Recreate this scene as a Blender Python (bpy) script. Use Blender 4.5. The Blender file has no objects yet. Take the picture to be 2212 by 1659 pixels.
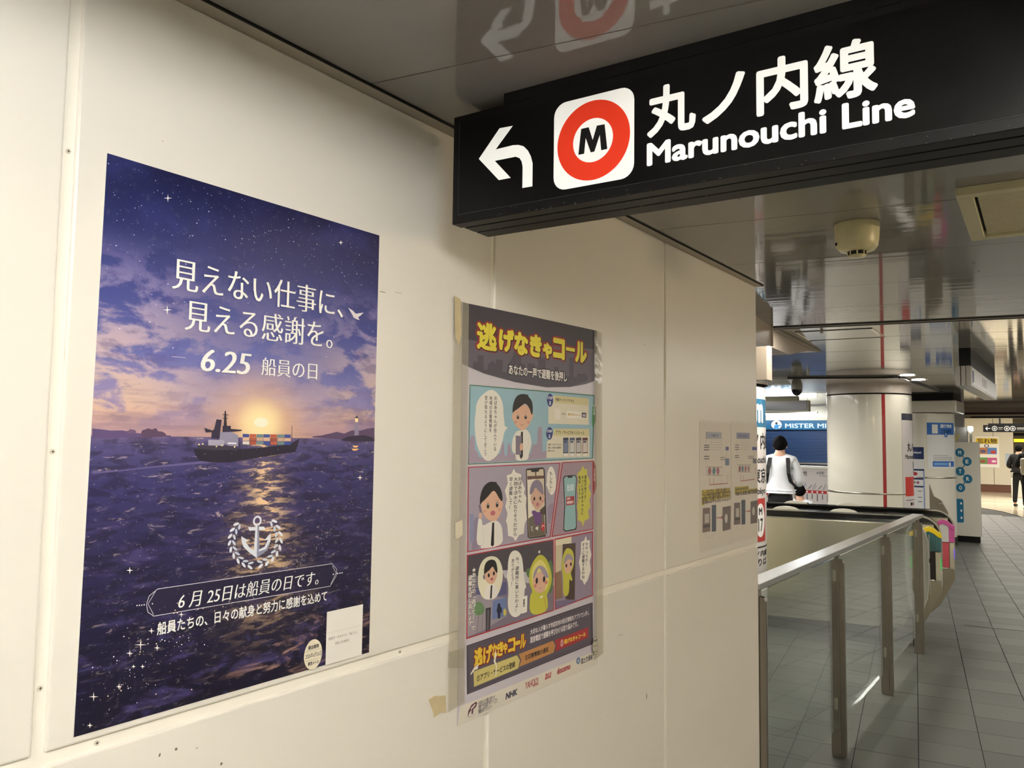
import bpy, bmesh, math, random
from mathutils import Vector, Matrix
# ------------------------------------------------------------------ camera, world, exposure
scene = bpy.context.scene
COL = scene.collection
cam_data = bpy.data.cameras.new('camera')
cam_data.sensor_fit = 'HORIZONTAL'; cam_data.sensor_width = 36.0
cam_data.lens = 1740.0 / 2212.0 * 36.0
cam_data.clip_start = 0.02; cam_data.clip_end = 200
cam = bpy.data.objects.new('camera', cam_data); COL.objects.link(cam)
_R = Vector((0.81815, 0.57485, 0.01298)); _U = Vector((0.02943, -0.06442, 0.99749)); _F = Vector((-0.57424, 0.81572, 0.06962))
CAM = Vector((1.01, 0.0, 1.6))
m4 = Matrix.Identity(4)
for r in range(3):
    m4[r][0] = _R[r]; m4[r][1] = _U[r]; m4[r][2] = -_F[r]; m4[r][3] = CAM[r]
cam.matrix_world = m4
scene.camera = cam
world = bpy.data.worlds.new('world'); scene.world = world; world.use_nodes = True
bg = world.node_tree.nodes['Background']; bg.inputs[0].default_value = (1.0, 0.98, 0.95, 1); bg.inputs[1].default_value = 0.07
vs = scene.view_settings
vs.view_transform = 'Standard'; vs.look = 'None'; vs.gamma = 1.0; vs.use_curve_mapping = False
vs.exposure = 1.82
def area(name, loc, sx, sy, watt, color=(1, .95, .86), rot=(0, 0, 0), spread=math.pi):
    l = bpy.data.lights.new(name, 'AREA'); l.shape = 'RECTANGLE'; l.size = sx; l.size_y = sy; l.energy = watt; l.color = color; l.spread = spread
    o = bpy.data.objects.new(name, l); COL.objects.link(o); o.location = loc; o.rotation_euler = rot
    return o
ANG = math.radians(9.7)
Uv = Vector((math.cos(ANG), math.sin(ANG), 0)); Vv = Vector((-math.sin(ANG), math.cos(ANG), 0))
area('lamp_fence', (-0.42, 5.25, 2.43), 0.22, 1.3, 12, (1, .97, .9), (0, 0, 0))
area('lamp_hall_left', (-3.4, 9.5, 2.40), 0.5, 6.0, 75, (1, .98, .94), (0, 0, ANG))
area('lamp_hall_mid', (-3.4, 16.0, 2.40), 0.5, 3.0, 20, (.95, .98, 1), (0, 0, ANG))
area('lamp_far_hall', (0.2, 27.0, 2.85), 5.0, 6.0, 170, (1, .94, .84), (0, 0, ANG))
area('lamp_corridor', (2.9, 7.5, 2.40), 0.3, 4.0, 32, (1, .96, .9), (0, 0, ANG))
area('fill_corridor_far', (1.7, 12.8, 2.40), 0.3, 4.0, 24, (1, .97, .92), (0, 0, ANG))  # added fill light out of view, brightens the letter board and pillars
# ------------------------------------------------------------------ materials
def srgb(h):
    out = []
    for i in (0, 2, 4):
        c = int(h[i:i+2], 16) / 255.0
        out.append(c / 12.92 if c <= 0.04045 else ((c + 0.055) / 1.055) ** 2.4)
    return (out[0], out[1], out[2], 1.0)
MATS = {}
def mat(name, col, rough=0.5, metal=0.0, spec=0.5, emit=0.0, noise=0.0, nscale=8.0, bump=0.0, bscale=300.0, coat=0.0, alpha=1.0, aniso=None):
    if name in MATS: return MATS[name]
    m = bpy.data.materials.new(name); m.use_nodes = True
    nt = m.node_tree; b = nt.nodes['Principled BSDF']
    c = srgb(col) if isinstance(col, str) else tuple(col) + (1.0,)
    b.inputs['Base Color'].default_value = c
    b.inputs['Roughness'].default_value = rough; b.inputs['Metallic'].default_value = metal
    b.inputs['Specular IOR Level'].default_value = spec; b.inputs['Coat Weight'].default_value = coat
    b.inputs['Coat Roughness'].default_value = 0.05; b.inputs['Alpha'].default_value = alpha
    if emit:
        b.inputs['Emission Color'].default_value = c; b.inputs['Emission Strength'].default_value = emit
    tc = nt.nodes.new('ShaderNodeTexCoord')
    if noise:
        n = nt.nodes.new('ShaderNodeTexNoise'); n.inputs['Scale'].default_value = nscale; n.inputs['Detail'].default_value = 5
        if aniso:
            mp = nt.nodes.new('ShaderNodeMapping'); mp.inputs['Scale'].default_value = aniso
            nt.links.new(tc.outputs['Object'], mp.inputs[0]); nt.links.new(mp.outputs[0], n.inputs['Vector'])
        else: nt.links.new(tc.outputs['Object'], n.inputs['Vector'])
        mx = nt.nodes.new('ShaderNodeMix'); mx.data_type = 'RGBA'
        mx.inputs[6].default_value = tuple(v * (1 - noise) for v in c[:3]) + (1,); mx.inputs[7].default_value = tuple(min(1, v * (1 + noise)) for v in c[:3]) + (1,)
        nt.links.new(n.outputs['Fac'], mx.inputs[0]); nt.links.new(mx.outputs[2], b.inputs['Base Color'])
    if bump:
        n2 = nt.nodes.new('ShaderNodeTexNoise'); n2.inputs['Scale'].default_value = bscale; n2.inputs['Detail'].default_value = 3
        nt.links.new(tc.outputs['Object'], n2.inputs['Vector'])
        bp = nt.nodes.new('ShaderNodeBump'); bp.inputs['Strength'].default_value = bump; bp.inputs['Distance'].default_value = 0.002
        nt.links.new(n2.outputs['Fac'], bp.inputs['Height']); nt.links.new(bp.outputs[0], b.inputs['Normal'])
    MATS[name] = m
    return m
def ink(h):
    return mat('ink_' + h, h, rough=0.45, spec=0.4)
M_WALL = mat('wall_enamel', 'ebe7de', rough=0.30, spec=0.5, noise=0.02, nscale=3, bump=0.05, bscale=60)
M_STRIP = mat('wall_strip', 'f5f1e6', rough=0.4)
M_TRIM = mat('trim_grey', 'b0a799', rough=0.5)
M_CEIL = mat('ceiling_paint', '8f8b86', rough=0.055, spec=0.5, noise=0.03, nscale=2)
M_CEILH = mat('ceiling_hall', 'aca69c', rough=0.05, spec=0.6, coat=0.3, noise=0.03, nscale=2)
def rolled_sheet(m, strength):      # faint rolling waves across each metal strip
    nt = m.node_tree; tc = nt.nodes.new('ShaderNodeTexCoord'); mp = nt.nodes.new('ShaderNodeMapping'); mp.vector_type = 'TEXTURE'
    mp.inputs['Rotation'].default_value = (0, 0, ANG); mp.inputs['Scale'].default_value = (6.0, .045, 1.0)
    nz = nt.nodes.new('ShaderNodeTexNoise'); nz.inputs['Scale'].default_value = 1.0; nz.inputs['Detail'].default_value = 3
    bp = nt.nodes.new('ShaderNodeBump'); bp.inputs['Strength'].default_value = strength; bp.inputs['Distance'].default_value = .002
    nt.links.new(tc.outputs['Object'], mp.inputs[0]); nt.links.new(mp.outputs[0], nz.inputs['Vector']); nt.links.new(nz.outputs['Fac'], bp.inputs['Height']); nt.links.new(bp.outputs[0], nt.nodes['Principled BSDF'].inputs['Normal'])
rolled_sheet(M_CEIL, .2); rolled_sheet(M_CEILH, .3)
M_DARKGAP = mat('dark_gap', '15120f', rough=0.8)
M_TILE = mat('floor_tile', '5a5c56', rough=0.45, noise=0.08, nscale=3, bump=0.08, bscale=120)
M_TILE2 = mat('floor_tile_b', '565852', rough=0.48, noise=0.08, nscale=3, bump=0.08, bscale=120)
M_GROUT = mat('floor_grout', '454541', rough=0.8)
M_BEIGE = mat('floor_beige', 'd9cfb6', rough=0.12, noise=0.04, nscale=1.5)
M_BLACK = mat('sign_black', '060607', rough=0.30, spec=0.28, bump=0.03, bscale=40)
M_BLACKM = mat('black_metal', '0a0a0b', rough=0.45, spec=.3)
M_STEEL = mat('brushed_steel', 'b9b2a2', rough=0.28, metal=1.0, noise=0.10, nscale=4, aniso=(1, 1, 60))
M_STEELD = mat('post_steel', '9a9184', rough=0.38, metal=1.0, noise=0.1, nscale=5)
M_CHROME = mat('chrome', 'd8d6d0', rough=0.12, metal=1.0)
M_WHITE = mat('white_enamel', 'e6e2d6', rough=0.25, noise=0.02)
M_PILLAR = mat('pillar_enamel', 'e6e0cf', rough=0.22, coat=0.2)
M_RED = mat('red_stripe', 'a01418', rough=0.3)
M_PAPER = mat('paper', 'f2efe8', rough=0.5)
M_GLASSY = None
def glass_mat():
    m = bpy.data.materials.new('fence_glass'); m.use_nodes = True
    nt = m.node_tree; nt.nodes.clear()
    o = nt.nodes.new('ShaderNodeOutputMaterial'); t = nt.nodes.new('ShaderNodeBsdfTransparent'); t.inputs[0].default_value = (.90, .93, .90, 1)
    g = nt.nodes.new('ShaderNodeBsdfGlossy'); g.inputs['Roughness'].default_value = 0.02; g.inputs[0].default_value = (1, 1, 1, 1)
    lw = nt.nodes.new('ShaderNodeLayerWeight'); lw.inputs[0].default_value = 0.5
    f1 = nt.nodes.new('ShaderNodeMath'); f1.operation = 'POWER'; f1.inputs[1].default_value = 5.0
    f = nt.nodes.new('ShaderNodeMath'); f.operation = 'MULTIPLY_ADD'; f.inputs[1].default_value = 0.9; f.inputs[2].default_value = 0.04
    nt.links.new(lw.outputs['Facing'], f1.inputs[0]); nt.links.new(f1.outputs[0], f.inputs[0])
    mx = nt.nodes.new('ShaderNodeMixShader')
    nt.links.new(f.outputs[0], mx.inputs[0]); nt.links.new(t.outputs[0], mx.inputs[1]); nt.links.new(g.outputs[0], mx.inputs[2]); nt.links.new(mx.outputs[0], o.inputs[0])
    return m
M_GLASS = glass_mat()
# ------------------------------------------------------------------ mesh helpers
class MB:
    def __init__(s): s.v = []; s.f = []; s.m = []; s.mats = []; s.sm = []
    def mi(s, m):
        if m not in s.mats: s.mats.append(m)
        return s.mats.index(m)
    def add(s, vs_, fs, m=None, smooth=False):
        b = len(s.v); s.v += [tuple(x) for x in vs_]; k = s.mi(m) if m else 0
        for f in fs: s.f.append([b + i for i in f]); s.m.append(k); s.sm.append(smooth)
        return s
    def box(s, x0, x1, y0, y1, z0, z1, m=None):
        return s.add([(x0,y0,z0),(x1,y0,z0),(x1,y1,z0),(x0,y1,z0),(x0,y0,z1),(x1,y0,z1),(x1,y1,z1),(x0,y1,z1)],
            [(3,2,1,0),(4,5,6,7),(0,1,5,4),(1,2,6,5),(2,3,7,6),(3,0,4,7)], m)
    def prism(s, poly, vec, m=None, smooth=False):
        n = len(poly); v = Vector(vec); p = [Vector(q) for q in poly]
        s.add(p + [q + v for q in p], [tuple(range(n))[::-1], tuple(range(n, 2*n))], m)
        b = len(s.v) - 2*n; k = s.mi(m) if m else 0
        for i in range(n):
            j = (i+1) % n; s.f.append([b+i, b+j, b+n+j, b+n+i]); s.m.append(k); s.sm.append(smooth)
        return s
    def cyl(s, p, q, r0, r1=None, n=16, m=None, caps=True):
        r1 = r0 if r1 is None else r1; p = Vector(p); q = Vector(q); d = (q-p).normalized()
        a = d.orthogonal().normalized(); b_ = d.cross(a)
        vs_ = []
        for c, r in ((p, r0), (q, r1)):
            for i in range(n):
                t = 2*math.pi*i/n; vs_.append(c + (a*math.cos(t) + b_*math.sin(t))*r)
        fs = [(i, (i+1) % n, n+(i+1) % n, n+i) for i in range(n)]
        s.add(vs_, fs, m, True)
        if caps: s.add(vs_, [tuple(range(n))[::-1], tuple(range(n, 2*n))], m)
        return s
    def lathe(s, c, prof, n=24, m=None, axis='z'):
        vs_ = []; c = Vector(c)
        for r, h in prof:
            for i in range(n):
                t = 2*math.pi*i/n; vs_.append(c + Vector((r*math.cos(t), r*math.sin(t), h)))
        fs = []
        for k in range(len(prof)-1):
            for i in range(n): fs.append((k*n+i, k*n+(i+1) % n, (k+1)*n+(i+1) % n, (k+1)*n+i))
        s.add(vs_, fs, m, True)
        return s
    def tube(s, pts, r, n=8, m=None):
        for a, b in zip(pts[:-1], pts[1:]): s.cyl(a, b, r, n=n, m=m)
        return s
    def build(s, name, m=None, parent=None, bevel=0.0, seg=2):
        me = bpy.data.meshes.new(name); me.from_pydata(s.v, [], s.f)
        for mm in (s.mats or ([m] if m else [])): me.materials.append(mm)
        if s.mats:
            for p, k in zip(me.polygons, s.m): p.material_index = k
        for p, k in zip(me.polygons, s.sm): p.use_smooth = k
        if bevel:
            bm = bmesh.new(); bm.from_mesh(me)
            bmesh.ops.remove_doubles(bm, verts=bm.verts, dist=1e-6)
            bmesh.ops.bevel(bm, geom=[e for e in bm.edges if len(e.link_faces) == 2 and e.calc_face_angle(0) > 0.6], offset=bevel, segments=seg, affect='EDGES', profile=0.5, clamp_overlap=True)
            bm.to_mesh(me); bm.free()
        else:
            bm = bmesh.new(); bm.from_mesh(me); bmesh.ops.remove_doubles(bm, verts=bm.verts, dist=1e-7); bmesh.ops.recalc_face_normals(bm, faces=bm.faces); bm.to_mesh(me); bm.free()
        me.update()
        o = bpy.data.objects.new(name, me); COL.objects.link(o)
        if parent: reparent(o, parent)
        return o
def empty(name, loc=(0, 0, 0)):
    o = bpy.data.objects.new(name, None); o.location = loc; o.empty_display_size = 0.1; COL.objects.link(o); return o
def tag(o, label, cat, group=None):
    o['label'] = label; o['category'] = cat
    if group: o['group'] = group
    return o
def struct(o): o['kind'] = 'structure'; return o
def reparent(o, p):           # keep world placement, parts are written in world metres
    o.parent = p; o.matrix_parent_inverse = Matrix.Translation(-Vector(p.location)); return o
# ------------------------------------------------------------------ flat print
_GC = {}
def glyphs(body, wt=0.0, style=''):
    key = (body, wt, style)
    if key in _GC: return _GC[key]
    c = bpy.data.curves.new('txt', 'FONT'); c.body = body; c.resolution_u = 3; c.size = 1.0
    o = bpy.data.objects.new('txt', c); COL.objects.link(o)
    dg = bpy.context.evaluated_depsgraph_get()
    if 'm' in style:      # brush-like face: thin horizontals, fuller verticals
        bpy.context.view_layer.update()
        cu = o.to_curve(dg, apply_modifiers=False).copy()
        k = 0.5
        for sp in cu.splines:
            for p in sp.bezier_points:
                p.handle_left_type = p.handle_right_type = 'FREE'
            for p in sp.bezier_points:
                for at in ('co', 'handle_left', 'handle_right'):
                    v = getattr(p, at).copy(); v.y *= k; setattr(p, at, v)
        cu.dimensions = '2D'; cu.fill_mode = 'BOTH'; cu.resolution_u = 3; cu.offset = -0.004
        o2 = bpy.data.objects.new('txt2', cu); COL.objects.link(o2)
        bpy.context.view_layer.update()
        me = bpy.data.meshes.new_from_object(o2.evaluated_get(bpy.context.evaluated_depsgraph_get()))
        vs_ = [(v.co.x, v.co.y / k) for v in me.vertices]
        bpy.data.objects.remove(o2)
        sh_ = [(-.016 - wt, 0), (.016 + wt, 0), (0, 0)]
    else:
        bpy.context.view_layer.update()
        me = bpy.data.meshes.new_from_object(o.evaluated_get(bpy.context.evaluated_depsgraph_get()))
        vs_ = [(v.co.x, v.co.y) for v in me.vertices]
        nn = 8 if wt < .06 else 12
        sh_ = [(0, 0)] + ([(wt*math.cos(2*math.pi*i/nn), wt*math.sin(2*math.pi*i/nn)) for i in range(nn)] if wt else [])
    fs = [tuple(p.vertices) for p in me.polygons]
    n0 = len(vs_)
    fs = [tuple(i + k_*n0 for i in f) for k_ in range(len(sh_)) for f in fs]
    vs_ = [(p_[0] + dx, p_[1] + dy, k_) for k_, (dx, dy) in enumerate(sh_) for p_ in vs_]
    if 'i' in style: vs_ = [(x + y * 0.16, y, k_) for x, y, k_ in vs_]
    bpy.data.meshes.remove(me); bpy.data.objects.remove(o)
    _GC[key] = (vs_, fs)
    return _GC[key]
def chaikin(p, n=2):      # round off the corners of a closed outline
    for _ in range(n):
        q = []
        for a, b in zip(p, p[1:] + p[:1]): q += [(a[0]*.75+b[0]*.25, a[1]*.75+b[1]*.25), (a[0]*.25+b[0]*.75, a[1]*.25+b[1]*.75)]
        p = q
    return p
class Print:
    """collects flat ink shapes (mm) stacked in thin layers; xf(a, b, off) -> world point (m)"""
    def __init__(s, xf, step=0.00018, base=0.0002, wrap=False): s.wrap = wrap; s.xf = xf; s.mb = MB(); s.boxes = []; s.step = step; s.base = base
    def layer(s, bb):
        k = 0
        for (b, l) in s.boxes:
            if b[0] < bb[2] and b[2] > bb[0] and b[1] < bb[3] and b[3] > bb[1]: k = max(k, l + 1)
        s.boxes.append((bb, k)); return s.base + k * s.step
    def shape(s, col, vs2, fs, off=None, m=None):
        xs = [p[0] for p in vs2]; ys = [p[1] for p in vs2]
        if off is None: off = s.layer((min(xs), min(ys), max(xs), max(ys)))
        s.mb.add([s.xf(p[0], p[1], off + (p[2]*s.step*.07 if len(p) > 2 else 0)) for p in vs2], fs, m or ink(col))
    def poly(s, col, pts):
        if s.wrap and len(pts) == 4:      # cut into columns so that it follows the curve
            (x0, y0), (x1, _), (_, y1), _ = pts; n = max(2, int(abs(x1-x0)/25))
            s.shape(col, [(x0+(x1-x0)*i/n, y) for y in (y0, y1) for i in range(n+1)], [(i, i+1, n+2+i, n+1+i) for i in range(n)]); return
        s.shape(col, pts, [tuple(range(len(pts)))])
    def ell(s, col, bb, n=20):
        cx, cy = (bb[0]+bb[2])/2, (bb[1]+bb[3])/2; rx, ry = (bb[2]-bb[0])/2, (bb[3]-bb[1])/2
        if s.wrap:
            v = [(cx-rx*math.cos(math.pi*i/12), cy+q*ry*math.sin(math.pi*i/12)) for q in (-1, 1) for i in range(13)]
            s.shape(col, v, [(i, i+1, 14+i, 13+i) for i in range(12)]); return
        s.poly(col, [(cx+rx*math.cos(2*math.pi*i/n), cy+ry*math.sin(2*math.pi*i/n)) for i in range(n)])
    def ring(s, col, bb, inner, n=40):
        cx, cy = (bb[0]+bb[2])/2, (bb[1]+bb[3])/2; rx, ry = (bb[2]-bb[0])/2, (bb[3]-bb[1])/2
        v = [(cx+rx*k*math.cos(2*math.pi*i/n), cy+ry*k*math.sin(2*math.pi*i/n)) for k in (1, inner) for i in range(n)]
        s.shape(col, v, [(i, (i+1) % n, n+(i+1) % n, n+i) for i in range(n)])
    def line(s, col, w, pts):
        if s.wrap and len(pts) == 2: pts = [(pts[0][0]+(pts[1][0]-pts[0][0])*i/8, pts[0][1]+(pts[1][1]-pts[0][1])*i/8) for i in range(9)]
        v = []; n = len(pts)
        for i, p in enumerate(pts):
            a = pts[max(0, i-1)]; b = pts[min(n-1, i+1)]; dx, dy = b[0]-a[0], b[1]-a[1]; l = math.hypot(dx, dy) or 1
            v += [(p[0]-dy/l*w/2, p[1]+dx/l*w/2), (p[0]+dy/l*w/2, p[1]-dx/l*w/2)]
        s.shape(col, v, [(2*i, 2*i+1, 2*i+3, 2*i+2) for i in range(n-1)])
    def text(s, col, body, bb, wt=0.0, st='', m=None):
        x0, y0, x1, y1 = bb
        if 'v' in st:
            n = len(body); ch = (y1-y0)/n; allv = []; allf = []
            for i, c in enumerate(body):
                if c in '　 ': continue
                gv, gf = glyphs(c, wt, st.replace('v', ''))
                if not gv: continue
                w = (x1-x0); cy = y1 - ch*(i+1); b = len(allv)
                for gx, gy, gk in gv:
                    if c in 'ー～「」':      # turned in vertical writing
                        gx, gy = 0.5 + (gy - 0.38), 0.38 - (gx - 0.5)
                    if c in '、。': gx += 0.55; gy += 0.5
                    if c in 'ゃゅょっ': gx += 0.08
                    allv.append((x0 + gx*w, cy + (gy + 0.12)*ch*0.98, gk))
                allf += [tuple(b+k for k in f) for f in gf]
            s.shape(col, allv, allf, m=m)
            return
        gv, gf = glyphs(body, wt, st)
        gx0 = min(g[0] for g in gv); gx1 = max(g[0] for g in gv); gy0 = min(g[1] for g in gv); gy1 = max(g[1] for g in gv)
        s.shape(col, [(x0+(x-gx0)/(gx1-gx0)*(x1-x0), y0+(y-gy0)/(gy1-gy0)*(y1-y0), gk) for x, y, gk in gv], gf, m=m)
    def art(s, items):
        for it in items:
            k = it[0]
            if k == 'p': s.poly(it[1], it[2])
            elif k == 's': s.poly(it[1], chaikin(it[2]))
            elif k == 'e': s.ell(it[1], it[2])
            elif k == 'r': s.ring(it[1], it[2], it[3])
            elif k == 'l': s.line(it[1], it[2], it[3])
            elif k == 't': s.text(it[1], it[2], it[3], it[4], it[5])
    def build(s, name, parent):
        return s.mb.build(name, parent=parent)
def wall_xf(y0, z0, x=0.0):
    return lambda a, b, off: (x + off, y0 + a/1000.0, z0 + b/1000.0)
def front_xf(x0, y, z0):      # print that faces -y
    return lambda a, b, off: (x0 + a/1000.0, y - off, z0 + b/1000.0)
def cyl_xf(cx, cy, r, th0, z0):   # wraps round a pillar; th0 measured from -y towards +x
    def f(a, b, off):
        t = th0 + a/1000.0/r
        return (cx + (r+off)*math.sin(t), cy - (r+off)*math.cos(t), z0 + b/1000.0)
    return f
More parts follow.
